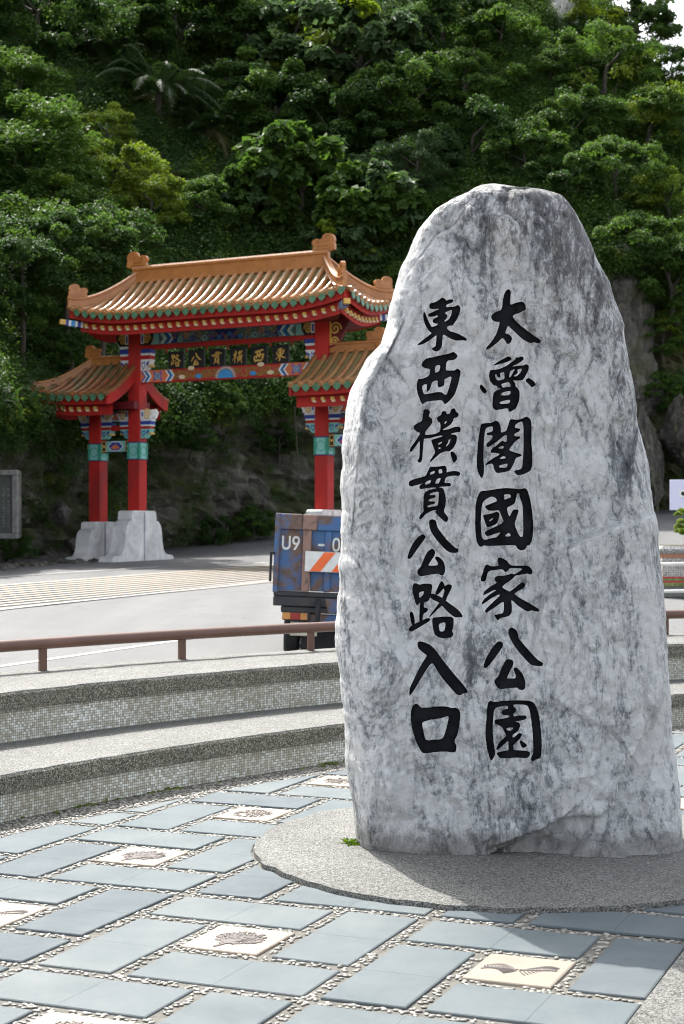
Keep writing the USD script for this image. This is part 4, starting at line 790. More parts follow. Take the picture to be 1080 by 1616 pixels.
def roof(uc, rh, ov, hd, ze, zr, lift, hip_l, hip_r, tile, pitch, ridge_scale=1.0, soffit=True):
    """rectangular tiled roof along u: ridge half length rh, hips past it by ov, half depth hd, concave slopes from zr down to ze"""
    R = thing_part(gate, 'roof')
    uL, uR = -rh - (ov if hip_l else 0), rh + (ov if hip_r else 0)
    def lf(u, v):                                       # upturned corners
        a = 0
        if hip_r: a = max(a, np.clip((u - (uR - 2.6)) / 2.6, 0, 1))
        if hip_l: a = max(a, np.clip(((uL + 2.6) - u) / 2.6, 0, 1))
        return lift * a ** 2.2 * np.clip(abs(v) / hd, 0, 1) ** 1.6
    def zs(t, u, v): return ze + (zr - ze) * (1 - t) ** 1.45 + lf(u, v)
    def hipfrac(u):                                      # where on the slope the hip line cuts column u
        if u > rh and hip_r: return (u - rh) / ov
        if u < -rh and hip_l: return (-rh - u) / ov
        return 0.0
    rows, pans, caps, drips = [], [], [], []
    n = int(round((uR - uL) / pitch)); us = uL + (np.arange(n + 1)) * (uR - uL) / n
    for front in (-1, 1):
        for k, u in enumerate(us):
            h = hipfrac(u); 
            if h > .97: continue
            t = np.linspace(min(h + .02, .98), 1.0, 18); P = np.column_stack([np.full(18, u), front * t * hd, [zs(a, u, a * hd) + .075 for a in t]])
            rows.append((P, .088)); 
            e = P[-1] + [0, front * .03, -.02]; caps.append((e, (0, front)))
            if k < n:
                um = u + (uR - uL) / n / 2; hm = hipfrac(um)
                if hm < .97: drips.append((np.array([um, front * (hd + .02), zs(1, um, hd) + .0]), (0, front)))
        # pan surface
        grid = []
        uu = np.linspace(uL, uR, 60)
        for t in np.linspace(0, 1, 14): grid.append([[np.clip(u, -rh - ov * t if hip_l else -rh, rh + ov * t if hip_r else rh), front * t * hd, zs(t, np.clip(u, -rh - ov * t if hip_l else -rh, rh + ov * t if hip_r else rh), t * hd)] for u in uu])
        pans.append(sheet(np.array(grid)))
    for side, has in ((-1, hip_l), (1, hip_r)):
        if not has: continue
        m_ = int(round(2 * hd / pitch)); vs = -hd + np.arange(m_ + 1) * 2 * hd / m_
        for k, v in enumerate(vs):
            h = abs(v) / hd
            if h > .97: continue
            t = np.linspace(min(h + .02, .98), 1, 10); ux = side * (rh + ov * t)
            P = np.column_stack([ux, np.full(10, v), [zs(a, side * rh if 0 else x, v) + .075 for a, x in zip(t, ux)]]); rows.append((P, .088))
            caps.append((P[-1] + [side * .03, 0, -.02], (side, 0)))
            if k < m_: drips.append((np.array([side * (rh + ov + .02), v + hd / m_, zs(1, side * (rh + ov), v + hd / m_)]), (side, 0)))
        grid = []
        for t in np.linspace(0, 1, 12): grid.append([[side * (rh + ov * t), np.clip(v, -hd * t, hd * t), zs(t, side * (rh + ov * t), np.clip(v, -hd * t, hd * t))] for v in np.linspace(-hd, hd, 24)])
        pans.append(sheet(np.array(grid)))
    def mv(m): m.apply_translation([uc, 0, 0]); return m
    part(R, 'pan_tiles', mv(join(pans)), 'roof_pan')
    for P, r in rows:
        # each run of barrel tiles: slightly stepped segments
        k = len(P); rad = np.full(k, r); q = tube(P, rad * (1 + .10 * (np.arange(k) % 3) / 2), 7, False)
        part(R, 'tile_row', mv(q), tile, smooth=True)
    for e, d in caps:
        c = trimesh.creation.cylinder(.105, .06, sections=14); a = trimesh.transformations.rotation_matrix(np.pi / 2, [1, 0, 0]) if d[0] == 0 else trimesh.transformations.rotation_matrix(np.pi / 2, [0, 1, 0])
        c.apply_transform(a); c.apply_translation(e + [0, 0, -.0]); b = trimesh.creation.icosphere(1, .05); b.apply_translation(e + np.array([d[0], d[1], 0]) * .03)
        part(R, 'tile_end', mv(join([c, b])), tile)
    for e, d in drips:
        sh = Polygon([(-pitch * .45, .05), (pitch * .45, .05), (pitch * .36, -.10), (pitch * .14, -.17), (0, -.21), (-pitch * .14, -.17), (-pitch * .36, -.10)])
        m = xz_prism(sh, -.02, .02)
        if d[0]: m.apply_transform(trimesh.transformations.rotation_matrix(np.pi / 2, [0, 0, 1]))
        m.apply_translation(e); part(R, 'drip_tile', mv(m), 'drip_green')
    # ridges
    pr = [(a * 1.0, b * ridge_scale) for a, b in RIDGE]
    pth = np.column_stack([np.linspace(-rh - .12, rh + .12, 12), np.zeros(12), np.full(12, zr + .02)])
    part(R, 'main_ridge', mv(bar(pth, pr)), 'ridge_glaze', smooth=35)
    oz = zr + .52 * ridge_scale
    sz = .66 if ridge_scale >= 1 else .52
    for s_ in (-1, 1):
        if (s_ < 0 and hip_l) or (s_ > 0 and hip_r): chiwen(R, (uc + s_ * (rh - .05), 0, oz), sz, 0 if s_ > 0 else np.pi)
    hp = [(a * .95, b * .72 * max(ridge_scale, .8)) for a, b in RIDGE]
    for s_, has in ((-1, hip_l), (1, hip_r)):
        if not has: continue
        for f_ in (-1, 1):
            t = np.linspace(.0, .97, 16); P = np.column_stack([s_ * (rh + ov * t), f_ * hd * t, [zs(a, s_ * (rh + ov * a), hd * a) + .03 for a in t]])
            part(R, 'hip_ridge', mv(bar(P, hp)), 'ridge_glaze', smooth=35)
            e = P[-1]; (ridge_scale >= 1) and chiwen(R, (uc + e[0] - s_ * .25, e[1] - f_ * .25, e[2] + .36 * max(ridge_scale, .8)), .52, math.atan2(f_ * hd, s_ * ov))
    # red cornice under the eaves: boards following the upturned edge, with painted rafter ends
    def ring(ins, zo0, zo1, name, mat, thick=.05):
        ms = []
        def strip(P, nrm, q0=0, q1=0):
            P = np.asarray(P); o = np.array([nrm[0], nrm[1], 0]) * thick
            top, bot = P + [0, 0, zo0], P + [0, 0, zo1]
            ms.append(sheet(np.stack([top, bot, bot - o, top - o, top], 0)))
        U0, U1 = uL + (ins if hip_l else 0), uR - (ins if hip_r else 0); V0 = hd - ins
        for f_ in (-1, 1):
            x = np.linspace(U0, U1, 40); strip([[a, f_ * V0, ze + lf(a, hd) * (1 - ins * .35)] for a in x], (0, f_))
        for s_, has in ((-1, hip_l), (1, hip_r)):
            if has:
                y = np.linspace(-V0, V0, 20); uu_ = U1 if s_ > 0 else U0; strip([[uu_, b, ze + lf(uR if s_ > 0 else uL, b / V0 * hd) * (1 - ins * .35)] for b in y], (s_, 0))
        part(R, name, mv(join(ms)), mat); return U0, U1, V0
    ring(.10, -.02, -.30, 'fascia', 'red_paint')
    ring(.38, -.22, -.66, 'fascia', 'red_paint')
    # closing soffit
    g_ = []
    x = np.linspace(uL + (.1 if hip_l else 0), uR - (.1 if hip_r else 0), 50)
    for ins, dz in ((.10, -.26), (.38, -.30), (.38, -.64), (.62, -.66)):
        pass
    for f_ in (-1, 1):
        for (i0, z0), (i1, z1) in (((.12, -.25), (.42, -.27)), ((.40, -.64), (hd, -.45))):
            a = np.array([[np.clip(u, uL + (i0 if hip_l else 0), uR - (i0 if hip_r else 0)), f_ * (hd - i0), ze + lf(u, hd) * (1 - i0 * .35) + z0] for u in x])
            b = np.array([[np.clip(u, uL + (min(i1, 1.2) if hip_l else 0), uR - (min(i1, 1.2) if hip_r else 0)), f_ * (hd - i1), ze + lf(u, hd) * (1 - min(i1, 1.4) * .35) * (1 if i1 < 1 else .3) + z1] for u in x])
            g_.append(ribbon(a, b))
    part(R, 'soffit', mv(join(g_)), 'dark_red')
    sp = .345; k = int((uR - uL - 1.2) / sp)
    for f_ in (-1, 1):
        for i in range(k + 1):
            u = (uL + uR) / 2 + (i - k / 2) * sp; y = f_ * (hd - .38); z = ze + lf(u, hd) * .87 - .46
            w = part(R, 'rafter_end', mv(bx(u - .055, u + .055, min(y, y + f_ * .09), max(y, y + f_ * .09), z - .01, z + .10)), 'gold')
            part(w, 'white_tip', mv(bx(u + .0, u + .085, min(y, y + f_ * .11), max(y, y + f_ * .11), z - .07, z + .0)), 'paint_cream')
    for s_, has in ((-1, hip_l), (1, hip_r)):
        if not has: continue
        for v in np.arange(-hd + .75, hd - .7, sp * .8):
            xx = s_ * (rh + ov - .38); z = ze + lf(s_ * (rh + ov), v) * .87 - .46
            w = part(R, 'rafter_end', mv(bx(min(xx, xx + s_ * .09), max(xx, xx + s_ * .09), v - .055, v + .055, z - .01, z + .10)), 'gold')
            part(w, 'white_tip', mv(bx(min(xx, xx + s_ * .11), max(xx, xx + s_ * .11), v, v + .08, z - .07, z)), 'paint_cream')
        for f_ in (-1, 1):                                 # painted corner rafter
            d = np.array([s_ * ov, f_ * hd, 0]); d /= np.linalg.norm(d); c0 = np.array([s_ * (rh + ov), f_ * hd, ze + lift * .8 - .52]) - d * 1.85
            ang = math.atan2(d[1], d[0])
            for a, b, mt in ((0, 1.25, 'red_paint'), (1.25, 1.33, 'paint_white'), (1.33, 1.45, 'paint_blue'), (1.45, 1.53, 'paint_white'), (1.53, 1.68, 'paint_sky'), (1.68, 1.76, 'paint_white'), (1.76, 1.86, 'paint_blue'), (1.86, 2.05, 'gold')):
                m = bx(a, b, -.10, .10, -.10 + (0 if b < 2 else .03), .10); m.apply_transform(trimesh.transformations.rotation_matrix(-.08, [0, 1, 0])); m.apply_transform(trimesh.transformations.rotation_matrix(ang, [0, 0, 1])); m.apply_translation(c0 + [0, 0, -.08]); part(R, 'corner_rafter', mv(m), mt)
    # gable boards where a side has no hip
    for s_, has in ((-1, hip_l), (1, hip_r)):
        if has: continue
        ue = s_ * rh
        for f_ in (-1, 1):
            t = np.linspace(0, 1, 16); topc = [(f_ * hd * a, zs(a, ue, hd * a) + .12) for a in t]; botc = [(f_ * hd * a, zs(a, ue, hd * a) - .32 - .12 * (1 - a)) for a in t[::-1]]
            part(R, 'gable_board', mv(yz_prism(Polygon(topc + botc).buffer(0), ue, ue + s_ * .08)), 'red_paint')
    return R
def thing_part(parent, name):
    x = UsdGeom.Xform.Define(stage, numbered(str(parent.GetPath()), name)); return x.GetPrim()
main = roof(0.0, HWID + .05, 1.68, 1.9, 8.86, 10.22, .36, True, True, 'roof_tile', .34, 1.05)
for sgn in (-1, 1):
    s0, s1 = (.03 if sgn < 0 else -.24), 1.96
    w = roof(sgn * (HWID + (s0 + s1) / 2), (s1 - s0) / 2, 1.5, 1.9, 6.12, 7.34, .30, sgn < 0, sgn > 0, 'roof_tile_old' if sgn < 0 else 'roof_tile', .36, .62)
    # wall block under the side roof
    part(gate, 'side_architrave', rbx(*sorted((sgn * (HWID + .24), sgn * (HWID + 1.445))), -.12, .12, 5.0, 5.18, .01), 'red_paint')
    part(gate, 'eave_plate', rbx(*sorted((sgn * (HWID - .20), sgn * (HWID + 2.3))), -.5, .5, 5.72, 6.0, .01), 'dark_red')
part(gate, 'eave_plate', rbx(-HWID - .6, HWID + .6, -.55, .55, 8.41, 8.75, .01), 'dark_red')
# ---------------------------------------------------------------- the wooded cliff behind the gate
CL = np.array([(-20, 22), (-15.5, 34), (-13.2, 42), (-11.6, 48), (-10.8, 54), (-8.6, 60.5), (-4.5, 66), (1, 69.5), (8, 71.3), (14, 72.4), (20, 73), (28, 73.4)], float)
seg = np.hypot(*np.diff(CL, axis=0).T); SL = np.concatenate([[0], np.cumsum(seg)])
from scipy.interpolate import CubicSpline
CS = CubicSpline(SL, CL)
NS, NZH = 300, 230
ss = np.linspace(0, SL[-1], NS)
base = CS(ss); tg = CS(ss, 1); tg /= np.linalg.norm(tg, axis=1, keepdims=True); inn = np.column_stack([-tg[:, 1], tg[:, 0]])   # into the hill
zmax = np.interp(base[:, 0], [-20, 6, 12, 17, 18.7, 20.4, 22, 28], [70, 70, 64, 55, 42, 30, 27, 23])
hr = np.interp(base[:, 0], [-20, -9, -4, 2, 8, 13, 20], [5, 5.0, 6.5, 8, 12, 14, 12])
uz = np.linspace(0, 1, NZH) ** 1.35
ZH = -.4 + (zmax[:, None] + .4) * uz[None]
def hill_noise(P): return meshkit.fbm(P, 5, 51) - .5
B3 = np.stack([np.repeat(base[:, 0:1], NZH, 1), np.repeat(base[:, 1:2], NZH, 1), ZH], -1)
dep = .10 * np.clip(ZH, 0, hr[:, None]) + np.interp(base[:, 0], [-13, -9, 0], [.65, 1.0, 1.15])[:, None] * np.clip(ZH - hr[:, None], 0, None)
rockk = smooth01((hr[:, None] + 1 - ZH) / 3)
dep += 5.0 * (meshkit.fbm(B3 * .085, 3, 61) - .5) * smooth01((ZH - 2) / 8) + 1.6 * hill_noise(B3 * .32) * (1 - .4 * rockk)
rk = np.abs(meshkit.fbm(B3 * np.array([.55, .55, .35]), 5, 71) - .5)
dep += rockk * (2.2 * (rk - .15) + 1.3 * np.abs(hill_noise(B3 * .9)) * 1.6 + .7 * hill_noise(B3 * 2.2) + .3 * np.abs(hill_noise(B3 * 4.5)) * 2)
dep = dep + rockk * .25 * np.round(meshkit.fbm(B3 * np.array([.5, .5, 1.3]), 4, 81) * 7) 
HX = base[:, 0:1] + inn[:, 0:1] * dep; HY = base[:, 1:2] + inn[:, 1:2] * dep
ZG = road_z(HX, HY) - .25
HP = np.stack([HX, HY, np.maximum(ZH, np.minimum(ZH + 2, ZG))], -1)
back = HP[:, -1:] + np.concatenate([inn * 60, np.full((NS, 1), 4.0)], 1)[:, None]
tag(part(None, 'hillside', sheet(np.concatenate([HP, back], 1)[:, ::-1]), 'hill_rock', smooth=25), kind='structure')
n = {"g": ("geometry", {}), "m": ("mapping", {"scale": (.9, .9, .45)}), "n1": ("noise_texture", {"scale": 1.3, "detail": 12.0, "roughness": .78, "distortion": .15}), "r": ("rgb_ramp", {"ramp": [(.3, (.032, .03, .025)), (.44, (.09, .084, .072)), (.56, (.18, .172, .15)), (.7, (.33, .32, .285))]}),
     "n2": ("noise_texture", {"scale": .5, "detail": 9.0, "roughness": .7}), "k2": ("map_range", {"from_min": .40, "from_max": .58, "to_min": 0, "to_max": .85, "clamp": True}), "x2": ("mix_color", {"b": (.055, .068, .022)}),
     "z": ("separate_xyz", {}), "kx": ("map_range", {"from_min": 7.0, "from_max": 15.0, "to_min": 0, "to_max": .55, "clamp": True}), "x3": ("mix_color", {"b": (.15, .115, .07)}),
     "b": ("bump", {"strength": .9, "distance": .25}), "p": ("principled_bsdf", {"roughness": .9, "specular_ior_level": .2})}
usdkit.material(stage, '/World/Looks/hill_rock', n, [("g.position", "m.vector"), ("m.vector", "n1.vector"), ("n1.fac", "r.fac"), ("g.position", "n2.vector"), ("n2.fac", "k2.value"), ("k2.result", "x2.fac"), ("g.position", "z.vector"), ("z.x", "kx.value"), ("kx.result", "x3.fac"),
                ("r.color", "x3.a"), ("x3.result", "x2.a"), ("x2.result", "p.base_color"), ("n1.fac", "b.height"), ("b.normal", "p.normal")], surface="p.BSDF")
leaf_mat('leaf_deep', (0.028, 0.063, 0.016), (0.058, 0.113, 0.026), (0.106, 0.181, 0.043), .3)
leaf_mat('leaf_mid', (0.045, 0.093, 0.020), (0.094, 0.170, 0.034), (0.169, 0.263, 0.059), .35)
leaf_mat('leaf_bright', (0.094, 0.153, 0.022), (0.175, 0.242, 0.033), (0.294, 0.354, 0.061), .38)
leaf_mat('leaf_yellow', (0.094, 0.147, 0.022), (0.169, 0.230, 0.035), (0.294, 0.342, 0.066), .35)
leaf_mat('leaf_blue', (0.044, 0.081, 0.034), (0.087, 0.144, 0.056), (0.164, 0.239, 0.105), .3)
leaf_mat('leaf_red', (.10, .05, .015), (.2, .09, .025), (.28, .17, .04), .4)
leaf_mat('frond_dry', (.06, .06, .022), (.11, .10, .04), (.19, .17, .075), .3)
leaf_mat('frond_green', (.016, .034, .010), (.035, .065, .018), (.08, .11, .035), .25)
leaf_mat('grass_blade', (.05, .055, .016), (.11, .11, .035), (.2, .17, .07), .3)
ramp_mat('bark', [(.3, (.028, .024, .018)), (.7, (.07, .06, .046))], scale=6, rough=.9, coord='obj')
ramp_mat('pale_rock', [(.3, (.26, .25, .23)), (.55, (.40, .39, .36)), (.75, (.52, .51, .48))], scale=.8, detail=9, rough=.85, bump=.5, bump_scale=3, bump_dist=.2)
ramp_mat('dark_rock', [(.3, (.03, .028, .025)), (.5, (.10, .095, .085)), (.6, (.17, .155, .13)), (.75, (.27, .26, .24))], scale=1.7, stretch=(1, 1, .6), detail=10, noise_rough=.72, rough=.85, bump=1.0, bump_scale=3.5, bump_dist=.3, second=(.8, .52, .64, (.07, .075, .03), .7))

def leaves(c, nrm, length, width, r, fold=.18, droop=.0):
    """one folded diamond per point: c positions, nrm facing directions"""
    n = len(c); nrm = nrm / (np.linalg.norm(nrm, axis=1, keepdims=True) + 1e-9)
    a = r.normal(size=(n, 3)); a -= (a * nrm).sum(1, keepdims=True) * nrm; a[:, 2] -= droop; a -= (a * nrm).sum(1, keepdims=True) * nrm; a /= np.linalg.norm(a, axis=1, keepdims=True) + 1e-9
    b = np.cross(nrm, a); L = length * r.uniform(.65, 1.25, n)[:, None]; W = width * r.uniform(.7, 1.2, n)[:, None]
    v = np.stack([c - a * L * .5, c - b * W * .5 + nrm * fold * W - a * L * .05, c + a * L * .5, c + b * W * .5 + nrm * fold * W - a * L * .05], 1)
    i = np.arange(n)[:, None] * 4
    return trimesh.Trimesh(v.reshape(-1, 3), np.vstack([i + [0, 1, 2], i + [0, 2, 3]]), process=False)
def crown(r, rx, rz, lobes, per, leaf, width, kind='broad', hollow=.55):
    """clumps of leaves on lobes spread through the crown; gaps between them"""
    ms = []
    for k in range(lobes):
        d = r.normal(size=3); d /= np.linalg.norm(d); d[2] = d[2] * .8 + .12; rr = r.uniform(.45, 1.0) ** .6
        c = d * rr * [rx, rx, rz]; lr = r.uniform(.17, .34) * (rx + rz) / 2 * (1.15 - .35 * rr)
        m = int(per * r.uniform(.6, 1.3)); q = r.normal(size=(m, 3)); q /= np.linalg.norm(q, axis=1, keepdims=True); q[:, 2] = np.abs(q[:, 2]) * .9 - .25 * (r.random(m) < .5)
        rad = lr * r.uniform(hollow, 1.0, m)[:, None] * (1 + .35 * (meshkit.fbm(q * 2.2 + k, 2, k)[:, None] - .5))
        p = c + q * rad * [1, 1, .9]
        if kind == 'layer':                 # flat drooping sprays
            p = c + np.column_stack([q[:, 0] * lr * 1.25, q[:, 1] * lr * 1.25, r.normal(0, .22, m) * lr - .6 * lr * (q[:, 0] ** 2 + q[:, 1] ** 2)]); nr = np.column_stack([q[:, 0] * .5, q[:, 1] * .5, np.ones(m)]) + r.normal(0, .35, (m, 3))
        else: nr = q * .55 + [0, 0, .65] + r.normal(0, .38, (m, 3))
        ms.append(leaves(p, nr, leaf, width, r, droop=.5 if kind != 'layer' else .3))
    return join(ms)
def wood(r, h, rx, nl, r0=.14):
    pts = np.column_stack([np.cumsum(r.normal(0, .07, 8)), np.cumsum(r.normal(0, .07, 8)), np.linspace(0, h, 8)])
    ms = [tube(pts, np.linspace(r0, r0 * .4, 8), 7)]
    for k in range(nl):
        i = r.integers(3, 8); a = r.uniform(0, 6.28); L = rx * r.uniform(.3, .6); t = np.linspace(0, 1, 6)[:, None]
        e = np.array([math.cos(a), math.sin(a), r.uniform(.3, .9)]); ms.append(tube(pts[i] + t * e * L + t ** 2 * [0, 0, .15 * L], np.linspace(r0 * .4, .015, 6), 5))
    return join(ms)
def make_tree(name, seed, rx, rz, hc, lobes, per, leaf, width, mat, kind='broad', extra=None):
    hc *= .62; lobes = int(lobes * 1.9); per = int(per * .8); leaf *= .92; width *= .95
    r = np.random.default_rng(seed); c = proto_class(name)
    part(c, 'trunk', wood(r, hc + rz * .2, rx, 5), 'bark', smooth=True)
    m = crown(r, rx, rz, lobes, per, leaf, width, kind); m.apply_translation([0, 0, hc]); part(c, 'crown', m, mat)
    if extra:
        m = crown(r, rx * 1.03, rz * 1.03, max(3, lobes // 3), per // 2, leaf, width, kind); m.apply_translation([0, 0, hc]); part(c, 'young_leaves', m, extra)
    return c
make_tall = make_tree('tall_dark_tree', 41, 2.3, 2.1, 8.0, 30, 330, .19, .10, 'leaf_deep', extra='leaf_mid')
for lb, bp, sc in (('tall dark tree leaning out behind the left end of the main roof', (-10.9, 59.6, 6.2), 1.15), ('tall dark tree at the cliff edge behind the tip of the left side roof', (-12.0, 56.5, 5.6), 1.0), ('tall dark tree between the main roof end and the sunlit shrub', (-9.6, 62.2, 7.0), 1.1)):
    copy_of(make_tall, 'tall_tree', lb, 'tree', bp, rng.uniform(0, 6), None, sc)
def frond(r, L, elev_, az, leaflet=.62, n=34, droop=1.0):
    t = np.linspace(0, 1, 16); x = L * t * math.cos(elev_) * (1 - .12 * t); z = L * (t * math.sin(elev_) - droop * .62 * t ** 2.2)
    P = np.column_stack([x * math.cos(az), x * math.sin(az), z]); rach = tube(P, np.linspace(.028, .006, 16), 4)
    ms = []; ti = np.linspace(.14, .99, n); C = np.array([np.interp(ti, t, P[:, k]) for k in range(3)]).T; T = np.gradient(C, axis=0); T /= np.linalg.norm(T, axis=1, keepdims=True)
    S = np.cross(T, [0, 0, 1.0]); S /= np.linalg.norm(S, axis=1, keepdims=True); V, F = [], []
    for k in range(n):
        for sg in (-1, 1):
            ln = leaflet * math.sin(math.pi * (.16 + .8 * ti[k])) ** .7 * r.uniform(.85, 1.1); d = S[k] * sg * .8 + T[k] * .55 + np.array([0, 0, -.28 + r.normal(0, .1)]); d /= np.linalg.norm(d)
            w = T[k] * .028; i = len(V); V += [C[k] - w, C[k] + w, C[k] + d * ln * .6 + w * .9 + [0, 0, -.03 * ln], C[k] + d * ln + [0, 0, -.22 * ln]]; F += [[i, i + 1, i + 2], [i, i + 2, i + 3]]
    return rach, trimesh.Trimesh(np.array(V), np.array(F), process=False)
def make_palm(name, seed, n, L):
    r = np.random.default_rng(seed); c = proto_class(name)
    part(c, 'trunk', tube(np.column_stack([np.linspace(0, .1, 6), np.zeros(6), np.linspace(0, 1.6, 6)]), .13, 8), 'bark', smooth=True)
    for k in range(n):
        el = r.uniform(-.1, 1.25); dry = el < .12
        a, b = frond(r, L * r.uniform(.75, 1.1), el, 2.4 * k + r.uniform(-.3, .3), droop=r.uniform(.7, 1.15)); m = join([a, b]); m.apply_translation([.1, 0, 1.6]); part(c, 'frond', m, 'frond_dry' if dry else 'frond_green')
    return c
P_ = {
 'deep': [make_tree('deep_green_tree', 1, 2.1, 1.9, 3.0, 26, 330, .20, .10, 'leaf_deep'), make_tree('deep_green_tree_form', 2, 2.3, 1.7, 3.0, 24, 330, .18, .09, 'leaf_deep', extra='leaf_mid')],
 'mid': [make_tree('green_tree', 3, 2.0, 1.9, 3.0, 26, 330, .19, .10, 'leaf_mid', extra='leaf_deep'), make_tree('green_tree_form', 4, 2.2, 1.7, 3.0, 22, 360, .17, .085, 'leaf_mid')],
 'big': [make_tree('broadleaf_tree', 5, 2.1, 1.8, 3.0, 24, 110, .42, .30, 'leaf_mid', extra='leaf_blue'), make_tree('broadleaf_tree_form', 6, 2.2, 1.6, 3.0, 20, 125, .40, .28, 'leaf_blue', extra='leaf_bright')],
 'layer': [make_tree('layered_tree', 7, 2.3, 2.5, 3.0, 34, 300, .26, .09, 'leaf_mid', 'layer', extra='leaf_bright'), make_tree('layered_tree_form', 8, 2.1, 2.2, 3.0, 30, 300, .24, .085, 'leaf_mid', 'layer')],
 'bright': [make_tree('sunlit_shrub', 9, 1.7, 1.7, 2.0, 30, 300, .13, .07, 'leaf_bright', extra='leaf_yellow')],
 'yellow': [make_tree('yellow_green_tree', 10, 2.1, 2.0, 3.0, 28, 300, .15, .085, 'leaf_mid', extra='leaf_yellow'), make_tree('yellow_green_tree_form', 11, 2.0, 2.1, 3.0, 26, 300, .15, .085, 'leaf_bright', extra='leaf_mid')],
 'red': [make_tree('reddish_shrub', 12, 1.3, 1.1, 1.6, 14, 240, .13, .07, 'leaf_mid', extra='leaf_red')],
 'blue': [make_tree('grey_green_tree', 13, 2.2, 1.9, 3.0, 28, 330, .14, .06, 'leaf_blue', extra='leaf_deep')],
 'palm': [make_palm('palm', 14, 22, 3.9)], 'fernpalm': [make_palm('young_palm', 15, 13, 2.3)]}
hpx = to_px(HP.reshape(-1, 3)); hflat = HP.reshape(-1, 3); hin = np.repeat(np.concatenate([inn, np.zeros((NS, 1))], 1)[:, None], NZH, 1).reshape(-1, 3)
htree = cKDTree(hpx)
def hill_at(px, py):
    i = np.array(htree.query_ball_point([px, py], 14)); 
    if len(i) == 0: i = np.array([htree.query([px, py])[1]])
    k = i[np.argmin(hflat[i, 1] + 0 * np.abs(hpx[i] - [px, py]).sum(1))]; return hflat[k], hin[k]
def plant(kind, px, py, rad, label, name, cat='tree', out=.9, group=None):
    """a tree whose crown stands at the given place on the slope; rad = crown radius as seen, in photo pixels"""
    p, ni = hill_at(px, py); c = P_[kind][rng.integers(len(P_[kind]))]
    R = {'bright': 1.7, 'red': 1.3, 'palm': 3.0, 'fernpalm': 1.9, 'layer': 2.3}.get(kind, 2.1); hc = {'bright': 1.24, 'red': 1.0, 'palm': 1.6, 'fernpalm': 1.6}.get(kind, 1.86)
    s = 1.22 * rad * p[1] / FPX / R; Y = p[1] - .9 * ni[1] * s * R * .5
    q = at_y(px, py, Y - out * .6); base_ = q - [0, 0, hc * s]
    return copy_of(c, name, label, cat, base_, rng.uniform(0, 6.28), group, (s, s, s * rng.uniform(.92, 1.1)))
